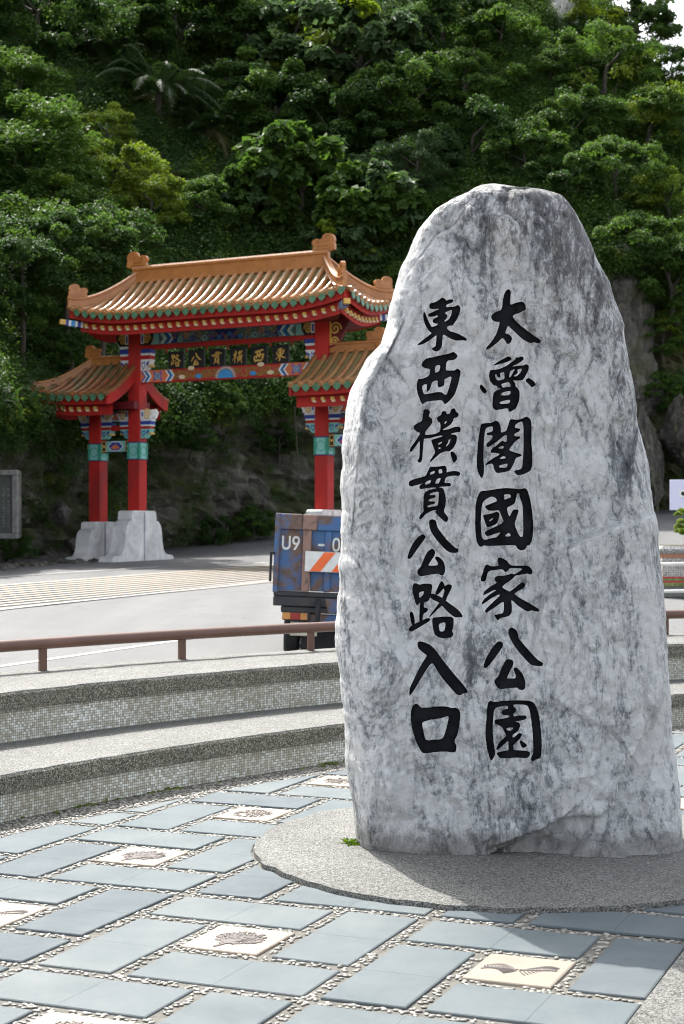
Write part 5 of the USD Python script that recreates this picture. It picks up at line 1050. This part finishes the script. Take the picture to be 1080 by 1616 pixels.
T = [
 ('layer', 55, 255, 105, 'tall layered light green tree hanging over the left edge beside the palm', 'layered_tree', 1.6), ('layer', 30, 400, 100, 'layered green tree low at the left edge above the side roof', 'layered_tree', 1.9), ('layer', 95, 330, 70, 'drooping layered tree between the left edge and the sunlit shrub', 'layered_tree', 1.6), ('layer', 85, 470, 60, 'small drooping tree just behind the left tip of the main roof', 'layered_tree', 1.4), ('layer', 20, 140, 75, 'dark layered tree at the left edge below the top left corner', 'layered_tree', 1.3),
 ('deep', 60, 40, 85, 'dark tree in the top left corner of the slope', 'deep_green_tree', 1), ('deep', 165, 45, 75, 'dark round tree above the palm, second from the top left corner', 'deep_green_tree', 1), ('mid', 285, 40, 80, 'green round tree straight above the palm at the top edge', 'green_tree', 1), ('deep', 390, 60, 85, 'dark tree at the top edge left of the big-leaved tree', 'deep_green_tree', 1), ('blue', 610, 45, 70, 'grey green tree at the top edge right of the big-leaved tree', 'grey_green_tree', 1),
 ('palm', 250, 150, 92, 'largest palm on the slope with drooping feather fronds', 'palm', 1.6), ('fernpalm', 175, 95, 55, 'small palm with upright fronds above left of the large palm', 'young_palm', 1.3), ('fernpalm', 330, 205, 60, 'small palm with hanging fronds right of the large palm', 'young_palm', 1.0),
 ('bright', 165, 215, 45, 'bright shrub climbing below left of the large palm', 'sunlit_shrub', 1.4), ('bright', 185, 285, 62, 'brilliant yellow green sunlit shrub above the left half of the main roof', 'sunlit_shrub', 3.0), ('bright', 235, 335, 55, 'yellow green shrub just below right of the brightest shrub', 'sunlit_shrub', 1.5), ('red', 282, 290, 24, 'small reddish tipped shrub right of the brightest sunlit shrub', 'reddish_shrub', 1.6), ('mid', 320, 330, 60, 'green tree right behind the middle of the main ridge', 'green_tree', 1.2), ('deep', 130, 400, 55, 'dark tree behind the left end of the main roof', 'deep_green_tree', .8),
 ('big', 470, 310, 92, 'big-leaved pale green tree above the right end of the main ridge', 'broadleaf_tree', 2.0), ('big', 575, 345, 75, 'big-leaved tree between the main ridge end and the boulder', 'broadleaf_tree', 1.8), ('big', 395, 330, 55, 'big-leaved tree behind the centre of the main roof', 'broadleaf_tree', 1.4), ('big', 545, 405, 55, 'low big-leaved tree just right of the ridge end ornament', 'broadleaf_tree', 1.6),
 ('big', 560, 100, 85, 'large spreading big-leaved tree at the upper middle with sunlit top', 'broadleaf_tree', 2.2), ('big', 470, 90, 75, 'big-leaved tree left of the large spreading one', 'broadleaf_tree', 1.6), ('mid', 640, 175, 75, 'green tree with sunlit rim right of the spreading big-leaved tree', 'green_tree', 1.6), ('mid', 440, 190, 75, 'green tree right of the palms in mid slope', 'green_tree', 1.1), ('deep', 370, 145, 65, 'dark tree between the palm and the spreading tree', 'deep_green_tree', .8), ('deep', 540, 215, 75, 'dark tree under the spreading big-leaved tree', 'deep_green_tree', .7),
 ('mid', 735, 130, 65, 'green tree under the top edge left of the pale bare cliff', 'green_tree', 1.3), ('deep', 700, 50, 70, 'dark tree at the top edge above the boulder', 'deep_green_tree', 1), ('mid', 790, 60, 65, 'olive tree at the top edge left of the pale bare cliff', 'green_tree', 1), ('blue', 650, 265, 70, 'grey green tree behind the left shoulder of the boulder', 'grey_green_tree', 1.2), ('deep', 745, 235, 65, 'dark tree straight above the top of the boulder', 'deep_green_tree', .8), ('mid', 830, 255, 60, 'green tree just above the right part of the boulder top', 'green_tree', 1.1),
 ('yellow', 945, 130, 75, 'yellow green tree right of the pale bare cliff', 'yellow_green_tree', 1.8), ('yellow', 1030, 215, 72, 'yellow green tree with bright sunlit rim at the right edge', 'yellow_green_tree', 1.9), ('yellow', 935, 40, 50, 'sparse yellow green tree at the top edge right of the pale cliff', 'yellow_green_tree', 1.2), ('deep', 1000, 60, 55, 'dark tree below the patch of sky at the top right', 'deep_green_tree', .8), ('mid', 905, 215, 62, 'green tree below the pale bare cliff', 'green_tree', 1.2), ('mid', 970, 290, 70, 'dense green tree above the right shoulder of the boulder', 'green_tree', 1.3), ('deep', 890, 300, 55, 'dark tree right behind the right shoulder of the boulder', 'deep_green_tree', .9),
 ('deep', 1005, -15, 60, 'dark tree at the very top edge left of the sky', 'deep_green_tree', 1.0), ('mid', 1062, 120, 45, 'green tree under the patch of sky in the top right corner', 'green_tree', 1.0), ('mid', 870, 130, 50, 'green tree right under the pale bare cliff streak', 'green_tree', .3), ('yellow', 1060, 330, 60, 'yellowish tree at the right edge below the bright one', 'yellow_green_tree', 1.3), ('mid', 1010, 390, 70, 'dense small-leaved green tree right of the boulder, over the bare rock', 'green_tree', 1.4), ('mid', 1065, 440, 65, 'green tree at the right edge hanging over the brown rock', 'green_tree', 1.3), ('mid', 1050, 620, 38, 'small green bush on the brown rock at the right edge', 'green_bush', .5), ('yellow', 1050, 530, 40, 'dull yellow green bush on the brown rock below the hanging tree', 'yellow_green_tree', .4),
 ('mid', 350, 640, 34, 'green bush growing on the rock seen through the gate opening', 'green_bush', .5), ('deep', 300, 690, 34, 'dark bush on the rock wall between the gate columns', 'dark_bush', .3), ('deep', 440, 700, 30, 'dark bush on the rock wall left of the right gate column', 'dark_bush', .3), ('mid', 400, 830, 32, 'low green bush at the cliff foot left of the lorry', 'green_bush', .5), ('deep', 340, 845, 28, 'low dark bush at the cliff foot behind the large column base', 'dark_bush', .4), ('mid', 20, 865, 26, 'low green bush at the cliff foot under the stone tablet', 'green_bush', .6), ('deep', 60, 560, 60, 'dark tree above the left side roof', 'deep_green_tree', .6)]
for kind, px, py, rad, label, name, out in T:
    plant(kind, px, py, rad, label, name, {'palm': 'palm', 'fernpalm': 'palm', 'bright': 'shrub', 'red': 'shrub'}.get(kind, 'bush' if 'bush' in name else 'tree'), out)
# undergrowth covering the slope
def clump(seed, leaf, width, n):
    r = np.random.default_rng(seed); q = r.normal(size=(n, 3)); q /= np.linalg.norm(q, axis=1, keepdims=True); p = q * r.uniform(.35, 1, n)[:, None] * [.62, .62, .5]
    return leaves(p, q * .5 + [0, 0, .7] + r.normal(0, .4, (n, 3)), leaf, width, r, droop=.4)
CLP = [(clump(1, .17, .085, 110), 'leaf_deep', False), (clump(2, .15, .07, 120), 'leaf_mid', False), (clump(3, .24, .14, 70), 'leaf_deep', False), (clump(4, .13, .06, 120), 'leaf_blue', False), (clump(5, .14, .07, 110), 'leaf_yellow', False)]
ok = (hpx[:, 0] > -260) & (hpx[:, 0] < 1340) & (hpx[:, 1] > -420) & (hflat[:, 2] > .6)
NUG = 42000; vidx = np.flatnonzero(ok); w = np.ones(len(vidx))
zrel = hflat[vidx, 2] - np.repeat(hr, NZH)[vidx]
w = np.where(zrel < 0, .06 + .34 * (meshkit.fbm(hflat[vidx] * .45, 3, 91) > .54), 1.0) * (1 + .0 * zrel)
w *= hflat[vidx, 2] ** .45
sel = rng.choice(vidx, NUG, p=w / w.sum()); pos = hflat[sel] + rng.normal(0, .22, (NUG, 3)) - hin[sel] * rng.uniform(-.1, 1.1, NUG)[:, None]
rel_ = hflat[sel, 2] - np.repeat(hr, NZH)[sel]
pk = rng.choice(5, NUG, p=[.26, .36, .14, .16, .08]); pk[(hflat[sel, 0] > 9) & (rng.random(NUG) < .35)] = 1
instancer(None, 'hill_undergrowth', CLP, pos, rng.uniform(.6, 1.5, NUG) * np.where(rel_ < 0, .6, 1.0), pick=pk, label='dark green undergrowth and creepers covering the cliff', cat='undergrowth')
# long grass tufts hanging from the rock on the left
def grass_tuft(name, px, py, n, L, label, out=.5):
    p, ni = hill_at(px, py); q0 = at_y(px, py, p[1] - out); t = thing(name, label, 'grass', q0); ms = []
    for _ in range(n):
        a = rng.uniform(0, 6.28); l_ = L * rng.uniform(.5, 1.1); u = np.linspace(0, 1, 6); el = rng.uniform(.2, 1.3)
        P = np.column_stack([l_ * u * math.cos(a) * math.cos(el), l_ * u * math.sin(a) * math.cos(el), l_ * (u * math.sin(el) - .9 * u ** 2)]); s_ = np.array([-math.sin(a), math.cos(a), 0]) * .014
        wv = (1 - u ** 2)[:, None]; ms.append(ribbon(P - s_ * wv, P + s_ * wv))
    part(t, 'blades', join(ms), 'grass_blade')
grass_tuft('grass_tuft', 45, 665, 90, 1.9, 'long dry grass tuft hanging on the rock left of the gate')
grass_tuft('grass_tuft', 12, 645, 60, 1.6, 'tuft of long grass above the stone tablet at the left edge')
grass_tuft('grass_tuft', 100, 740, 40, 1.0, 'small grass tuft on the rock behind the outer left column')
# rocks
def rock(name, label, px, py, w, h, dpt, seed, mat, out=.0, Y=None, cat='rock', rough=.30):
    p, ni = hill_at(px, py); Y = (p[1] - out) if Y is None else Y; k = Y / FPX; q = at_y(px, py, Y); r = np.random.default_rng(seed)
    m = trimesh.creation.icosphere(5, 1.0); v = m.vertices; rad = np.full(len(v), 1.25)
    for _ in range(26):                                   # split along flat joints
        d = r.normal(size=3) * [1, 1, .75]; d /= np.linalg.norm(d); c = v @ d; rad = np.where(c > .15, np.minimum(rad, r.uniform(.62, 1.0) / np.maximum(c, .15)), rad)
    rad = rad * (1 + rough * (meshkit.fbm(v * 2.2 + seed, 5, seed) - .5)) + .34 * np.abs(meshkit.fbm(v * np.array([4, 4, 2.2]) + seed, 5, seed + 3) - .5) + .10 * (meshkit.fbm(v * 9 + seed, 4, seed + 5) - .5)
    m.vertices = v * rad[:, None] * [w * k / 2, dpt / 2, h * k / 2]
    t = thing(name, label, cat, q); part(t, 'stone', m, mat, smooth=24)
rock('boulder', 'grey boulder sticking out of the cliff foot left of the outer column', 92, 815, 46, 42, 1.2, 5, 'dark_rock', .3)
rock('boulder', 'small grey rock low on the cliff foot near the outer column base', 118, 858, 26, 22, .8, 8, 'dark_rock', .3)
rock('rock_face', 'pale bare cliff streak at the top edge among the trees', 884, 45, 70, 260, 5.0, 11, 'pale_rock', -1.2, cat='rock face')
rock('rock_face', 'grey bare rock slab right beside the upper right side of the boulder', 975, 490, 120, 190, 4.0, 15, 'dark_rock', -.7, cat='rock face')
rock('rock_face', 'brown grey rock rib right of the boulder below the bare slab', 1000, 620, 110, 160, 4.0, 17, 'dark_rock', -.6, cat='rock face')
rock('rock_face', 'dark overhanging rock mass at the right edge above the road', 1092, 690, 110, 130, 6.0, 19, 'dark_rock', 3.0, cat='rock face')
rock('rock_pillar', 'dark rock pillar beside the road right of the boulder', 1020, 745, 60, 170, 4.0, 23, 'dark_rock', 3.4, cat='rock')
pc = [at_y(465, 640, 62), at_y(470, 720, 61.8), at_y(474, 775, 61.6)]
t = thing('hanging_vine', 'thin bare vine hanging down the rock left of the right gate column', 'vine', pc[0]); part(t, 'stem', tube(np.array(pc) - pc[0], .025, 6), 'bark')
pp = [on_road(272, 875) + [0, 0, .1], on_road(290, 871) + [0, 0, .22], on_road(335, 869.5) + [0, 0, .2], on_road(345, 871) + [0, 0, .05]]
t = thing('pipe', 'dark bent pipe lying at the cliff foot right of the large column base', 'pipe', pp[0]); part(t, 'tube', tube(np.array(pp) - pp[0], .05, 7), 'bark', smooth=True)
# stone tablet on the cliff at the left edge
tb0, tb1 = at_y(-62, 850, 46.5), at_y(31, 742, 46.5)
tb = thing('stone_tablet', 'dark inscribed stone tablet in a grey frame on the cliff at the left edge', 'tablet', (tb0[0], 46.5, tb0[2]), -.10)
W_, H_ = tb1[0] - tb0[0], tb1[2] - tb0[2]
for a in ((0, W_, 0, .16), (0, W_, H_ - .16, H_), (0, .16, .162, H_ - .162), (W_ - .16, W_, .162, H_ - .162)): part(tb, 'frame', rbx(a[0], a[1], -.10, .12, a[2], a[3], .015), 'tablet_frame')
ins = part(tb, 'panel', bx(.15, W_ - .15, -.02, .2, .15, H_ - .15), 'tablet_panel')
for i in range(9):
    for k in range(15):
        z = H_ - .36 - k * .095 - (.25 if i > 5 else 0)
        if z < .25 or (k in (3,) and i > 3): continue
        u = .30 + i * (W_ - .6) / 8; q = unary_union([sbox(u - .03, z + .02 * j, u + .03, z + .02 * j + .008) for j in range(3)] + [sbox(u + rng.uniform(-.025, .02), z - .005, u + .03 * rng.random() + .005, z + .055)])
        part(ins, 'inscription_mark', xz_prism(q, -.028, -.0205), 'tablet_frame')
part(tb, 'backing', bx(.05, W_ - .05, .125, .5, .02, H_ - .02), 'dark_rock')
ramp_mat('tablet_frame', [(.3, (.10, .10, .095)), (.7, (.2, .2, .19))], scale=6, rough=.85, coord='obj'); ramp_mat('tablet_panel', [(.3, (.035, .042, .036)), (.7, (.075, .085, .072))], scale=4, rough=.6, coord='obj')
# loose stones at the cliff foot
gsel = [on_road(x, 0 + y) for x, y in zip(rng.uniform(-40, 420, 260), rng.uniform(876, 896, 260))]
gs = []
for p in gsel:
    px_ = to_px(p)[0]; lim = np.interp(px_, [-40, 60, 150, 300, 420], [900, 892, 884, 876, 872])
    s_ = rng.uniform(.05, .2); q = trimesh.creation.icosphere(1, 1); q.vertices = q.vertices * [s_, s_ * .8, s_ * .6] * (1 + .25 * rng.normal(size=(len(q.vertices), 1))) + on_road(px_, lim + rng.normal(0, 1.8)); gs.append(q)
tag(part(None, 'rubble', join(gs), 'dark_rock', kind='stuff'), 'loose grey stones along the cliff foot beside the road', 'rubble')
# ---------------------------------------------------------------- the blue lorry behind the boulder
TY = 18.0; TG = float(road_z(0, TY + 1))
tk = thing('lorry', 'battered blue and rust-brown flatbed lorry seen from behind with white painted number', 'lorry', (-.03, TY, TG), 0, None, None, 2.4)
def peeled(name, c, rust, lo, hi, sc=2.6):
    n = {"tc": ("texture_coordinate", {}), "n": ("noise_texture", {"scale": sc, "detail": 9.0, "roughness": .7, "distortion": .6}), "k": ("map_range", {"from_min": lo, "from_max": hi, "clamp": True}), "x": ("mix_color", {"a": c}),
         "n2": ("noise_texture", {"scale": 14.0, "detail": 6.0}), "r2": ("rgb_ramp", {"ramp": [(.3, tint(rust, .5)), (.7, rust)]}), "b": ("bump", {"strength": .3, "distance": .004}), "p": ("principled_bsdf", {"roughness": .55})}
    return usdkit.material(stage, '/World/Looks/' + name, n, [("tc.object", "n.vector"), ("n.fac", "k.value"), ("k.result", "x.fac"), ("tc.object", "n2.vector"), ("n2.fac", "r2.fac"), ("r2.color", "x.b"), ("x.result", "p.base_color"), ("k.result", "b.height"), ("b.normal", "p.normal")], surface="p.BSDF")
peeled('lorry_blue', (.04, .11, .25), (.15, .09, .065), .44, .56)
peeled('lorry_brown', (.23, .135, .105), (.10, .06, .045), .55, .66, 4)
peeled('lorry_dark', (.018, .02, .024), (.06, .04, .03), .5, .64, 4)
plain('lorry_white', (.62, .63, .60), .6, .1, 8, coord='obj'); plain('warning_orange', (.70, .13, .03), .5, .12, 6, coord='obj'); plain('rubber', (.02, .02, .021), .85, .2, 8, coord='obj'); plain('lamp_red', (.28, .03, .02), .3, .2, 10, coord='obj'); plain('lamp_amber', (.45, .2, .06), .3, .2, 10, coord='obj')
plain('plate_cream', (.42, .40, .30), .5, .1, 8, coord='obj'); plain('window_dark', (.02, .025, .03), .1, .1, 3, coord='obj')
x0, x1, zf, zt = -.815, .815, .80, 1.72
part(tk, 'bed_floor', rbx(x0, x1, 0, 3.1, zf - .06, zf, .01), 'lorry_dark')
for i, (a, b) in enumerate(((x0 + .05, -.49), (-.39, -.19), (-.19, .19), (.19, .39), (.49, x1 - .05))):
    part(tk, 'tailgate_panel', rbx(a + .003, b - .003, .03, .06, zf + .01, 1.53, .004), 'lorry_blue' if i != 3 else 'lorry_brown')
part(tk, 'tailgate_rail', rbx(x0 + .004, -.505, -.01, .07, 1.53, zt, .012), 'lorry_blue'); part(tk, 'tailgate_rail', rbx(-.502, -.33, -.012, .07, 1.53, zt, .012), 'lorry_brown', label='rust-brown patched length of the top rail'); part(tk, 'tailgate_rail', rbx(-.327, x1 - .004, -.01, .07, 1.53, zt, .012), 'lorry_blue')
for a in (-.49, .39): part(tk, 'tailgate_post', rbx(a, a + .10, -.035, .05, zf + .005, 1.528, .01), 'lorry_brown')
for a in (-.23, .15): part(tk, 'tailgate_rib', rbx(a, a + .08, 0, .04, zf + .005, 1.528, .01), 'lorry_blue')
part(tk, 'corner_post', rbx(x0 - .012, x0 + .048, -.02, .08, zf - .02, zt + .002, .01), 'lorry_blue'); part(tk, 'corner_post', rbx(x1 - .048, x1 + .012, -.02, .08, zf - .02, zt + .002, .01), 'lorry_blue')
def lettering(txt, h, x, z, y0, y1, sx=1.0):
    m = meshkit.text_mesh(txt, h, abs(y1 - y0), bold=True); v = m.vertices; m.vertices = np.column_stack([x + v[:, 0] * sx, y0 - v[:, 2], z + v[:, 1]]); return m
for ch, x, sx in (('U', -.755, .8), ('9', -.635, .85), ('-', -.345, 1.0), ('0', -.155, .8)):
    part(tk, 'painted_number', lettering(ch, .155, x, 1.295, .029 if abs(x + .345) > .02 else .029, .025, sx), 'lorry_white')
bd = part(tk, 'warning_board', rbx(-.455, .455, -.065, -.042, 1.045, 1.285, .006), 'lorry_white')
for i in range(4):
    a = -.40 + i * .26; q = Polygon([(a, 1.05), (a + .13, 1.05), (a + .30, 1.28), (a + .17, 1.28)]).intersection(sbox(-.45, 1.05, .45, 1.28)); part(bd, 'orange_stripe', xz_prism(q, -.069, -.0655), 'warning_orange')
for s_ in (-1, 1): part(tk, 'side_board', rbx(*sorted((s_ * .815, s_ * .785)), .085, 3.1, zf + .001, zt - .05, .01), 'lorry_blue')
part(tk, 'rear_channel', rbx(x0 + .0, x1, -.02, .10, zf - .175, zf - .062, .01), 'lorry_dark'); part(tk, 'rear_channel', rbx(-.72, .72, .0, .12, zf - .25, zf - .178, .01), 'lorry_dark')
for s_ in (-1, 1):
    lb = part(tk, 'lamp_cluster', rbx(*sorted((s_ * .70, s_ * .37)), -.03, .06, zf - .34, zf - .24, .01), 'lorry_dark')
    for a, b, m_ in ((.70, .60, 'lamp_amber'), (.597, .49, 'lamp_red'), (.487, .40, 'lamp_amber')): part(lb, 'lamp_lens', rbx(*sorted((s_ * a, s_ * b)), -.045, -.0305, zf - .33, zf - .25, .004), m_)
pl = part(tk, 'number_plate', rbx(-.60, -.28, -.02, -.01, zf - .52, zf - .36, .003), 'plate_cream'); part(pl, 'plate_letters', lettering('U9-0', .085, -.575, zf - .475, -.0205, -.024, .7), 'rubber')
part(tk, 'cross_member', rbx(-.6, .6, .02, .12, zf - .36, zf - .26, .01), 'lorry_blue')
for a in (-.28, .22):
    h = trimesh.creation.torus(.12, .032); h.apply_transform(trimesh.transformations.rotation_matrix(np.pi / 2, [0, 1, 0])); h.apply_transform(trimesh.transformations.scale_matrix(1.3, [0, 0, 0], [0, 0, 1])); h.apply_translation([a, -.02, zf - .27]); part(tk, 'tow_ring', h, 'rubber', smooth=True)
part(tk, 'hinge_plate', xz_prism(Polygon([(-.2, zf - .07), (.02, zf - .07), (-.08, zf - .24), (-.16, zf - .24)]), -.03, .02), 'lorry_blue')
hk = trimesh.creation.cylinder(.015, .34); hk.apply_translation([-.86, -.01, zf + .28]); part(tk, 'side_hook', join([hk, bx(-.875, -.81, -.02, .0, zf + .43, zf + .46)]), 'rubber')
def tyre(cx, cy, r, w):
    pr = np.array([(r * .55, -w / 2), (r * .93, -w / 2), (r, -w / 2 + .03), (r, w / 2 - .03), (r * .93, w / 2), (r * .55, w / 2), (r * .55, -w / 2)])
    m = trimesh.creation.revolve(pr, sections=28); m.apply_transform(trimesh.transformations.rotation_matrix(np.pi / 2, [0, 1, 0])); m.apply_translation([cx, cy, r]); return m
for cx, cy in ((-.60, .9), (-.38, .9), (.60, .9), (.38, .9), (-.66, 3.75), (.66, 3.75)):
    t_ = part(tk, 'wheel', tyre(cx, cy, .32, .19), 'rubber', smooth=30); d_ = trimesh.creation.cylinder(.175, .10, sections=18); d_.apply_transform(trimesh.transformations.rotation_matrix(np.pi / 2, [0, 1, 0])); d_.apply_translation([cx, cy, .32]); part(t_, 'rim', d_, 'lorry_brown')
for s_ in (-1, 1): part(tk, 'mud_flap', xz_prism(Polygon([(s_ * .50, .10), (s_ * .02, .10), (s_ * .02, .33), (s_ * .44, .33)]).buffer(0), .40, .42), 'rubber')
part(tk, 'chassis_rail', rbx(-.38, -.28, .1, 4.2, .42, .56, .01), 'lorry_dark'); part(tk, 'chassis_rail', rbx(.28, .38, .1, 4.2, .42, .56, .01), 'lorry_dark')
cb = part(tk, 'cab', yz_prism(Polygon([(3.2, .45), (4.75, .45), (4.78, 1.0), (4.45, 1.58), (4.3, 1.66), (3.25, 1.66)]).buffer(.03), -.79, .79), 'lorry_blue', smooth=30)
part(cb, 'rear_window', rbx(-.55, .55, 3.155, 3.168, 1.25, 1.55, .004), 'window_dark')
for s_ in (-1, 1): part(cb, 'side_window', yz_prism(Polygon([(3.4, 1.1), (4.62, 1.1), (4.36, 1.54), (3.4, 1.54)]), *sorted((s_ * .791, s_ * .80))), 'window_dark')

# ---------------------------------------------------------------- beside the boulder on the right: planter, bush, rails, banner
PY = 31.0; pz = float(road_z(6.9, PY)); q0 = at_y(1045, 948, PY)
pln = thing('planter', 'tall mosaic-clad planter box with rounded pebble concrete rim at the right edge', 'planter', (q0[0], PY, pz))
H = at_y(1045, 862, PY)[2] - pz; w_ = 2.4
part(pln, 'base', rbx(-.0, w_, 0, 2.0, 0, H * .22, .03), 'pebble_wash')
def mos(nm, a, b, m_): part(pln, nm, rbx(.02, w_ - .02, .02, 1.98, a, b, .004), m_)
mos('green_band', H * .22, H * .30, 'moss_tile'); mos('red_line', H * .30, H * .33, 'red_tile'); mos('brown_band', H * .33, H * .38, 'moss_tile'); mos('red_line', H * .38, H * .41, 'red_tile'); mos('mosaic_wall', H * .41, H * .77, 'grey_mosaic'); mos('terracotta_band', H * .77, H * .85, 'terracotta')
rim = manifold_ = trimesh.creation.box([w_ + .06, 2.06, H * .17]); rim = rbx(-.03, w_ + .03, -.03, 2.03, H * .85, H * 1.0, .06); part(pln, 'rim', rim, 'pebble_wash_grey')
part(pln, 'soil', bx(.15, w_ - .15, .15, 1.85, H, H + .012), 'bare_ground')
for k in range(3): part(pln, 'dark_plaque', rbx(.62 + .5 * k, .92 + .5 * k, -.012, .019, H * .52, H * .68, .004), 'dark_rock')
ramp_mat('moss_tile', [(.4, (.10, .12, .04)), (.6, (.24, .23, .10))], scale=18, coord='obj'); plain('red_tile', (.38, .035, .03), .4, .2, 9, coord='obj'); plain('terracotta', (.33, .15, .09), .7, .2, 9, coord='obj')
n = {"tc": ("texture_coordinate", {}), "m": ("mapping", {"rotation": (math.pi / 2, 0, 0)}), "b": ("brick_texture", {"offset": 0.0, "scale": 1.0, "brick_width": .035, "row_height": .035, "mortar_size": .004, "color1": (.30, .27, .25), "color2": (.62, .58, .54), "mortar": (.08, .075, .07)}), "p": ("principled_bsdf", {"roughness": .4})}
usdkit.material(stage, '/World/Looks/grey_mosaic', n, [("tc.object", "m.vector"), ("m.vector", "b.vector"), ("b.color", "p.base_color")], surface="p.BSDF")
bs = thing('planted_bush', 'round light green bush growing in the mosaic planter', 'bush', (q0[0] + .95, PY + .9, pz + H))
r_ = np.random.default_rng(31); part(bs, 'stem', wood(r_, .5, .4, 6, .05), 'bark'); m = crown(r_, .58, .42, 22, 260, .07, .04); m.apply_translation([0, 0, .42]); part(bs, 'leaves', m, 'leaf_bright')
m = crown(r_, .55, .4, 8, 160, .07, .04); m.apply_translation([.9, .2, .4]); part(bs, 'leaves', m, 'leaf_mid')
RY = 27.5
gr_ = thing('hand_rail', 'pair of slim pale grey metal rails on posts in front of the planter', 'rail', (0, RY, 0))
za, zb = at_y(1060, 889.5, RY)[2], at_y(1060, 932.5, RY)[2]; xa = at_y(1010, 900, RY)[0]
for z in (za, zb): part(gr_, 'bar', tube([[xa, 0, z - .02], [xa + 2, 0, z + .02], [xa + 4, -.1, z + .06]], .032, 9), 'grey_rail', smooth=True)
for k in range(3): part(gr_, 'post', tube([[xa + .1 + 1.9 * k, 0, float(road_z(xa, RY))], [xa + .1 + 1.9 * k, 0, za + .0]], .03, 9), 'grey_rail', smooth=True)
SY = 33.6; s0_, s1_ = at_y(1057.5, 805, SY), at_y(1118, 757, SY)
sg_ = thing('lavender_sign', 'pale lavender sign board on a post above the planter bush', 'sign', (s0_[0], SY, s0_[2]), -.12)
Ws, Hs = s1_[0] - s0_[0], s1_[2] - s0_[2]
pn = part(sg_, 'board', rbx(0, Ws, -.02, .02, 0, Hs, .006), 'lavender'); part(sg_, 'post', tube([[Ws * .5, .05, -s0_[2] + float(road_z(8, SY))], [Ws * .5, .05, Hs * .8]], .035, 8), 'grey_rail')
part(pn, 'white_field', rbx(.20, .52, -.026, -.0205, Hs * .42, Hs * .66, .002), 'paint_white'); e_ = unary_union([Point(.29, Hs * .54).buffer(.045), sbox(.36, Hs * .5, .48, Hs * .53), sbox(.36, Hs * .56, .46, Hs * .585)]); part(pn, 'emblem', xz_prism(e_, -.030, -.0265), 'paint_black')
plain('lavender', (.60, .60, .76), .5, .06, 3, coord='obj')
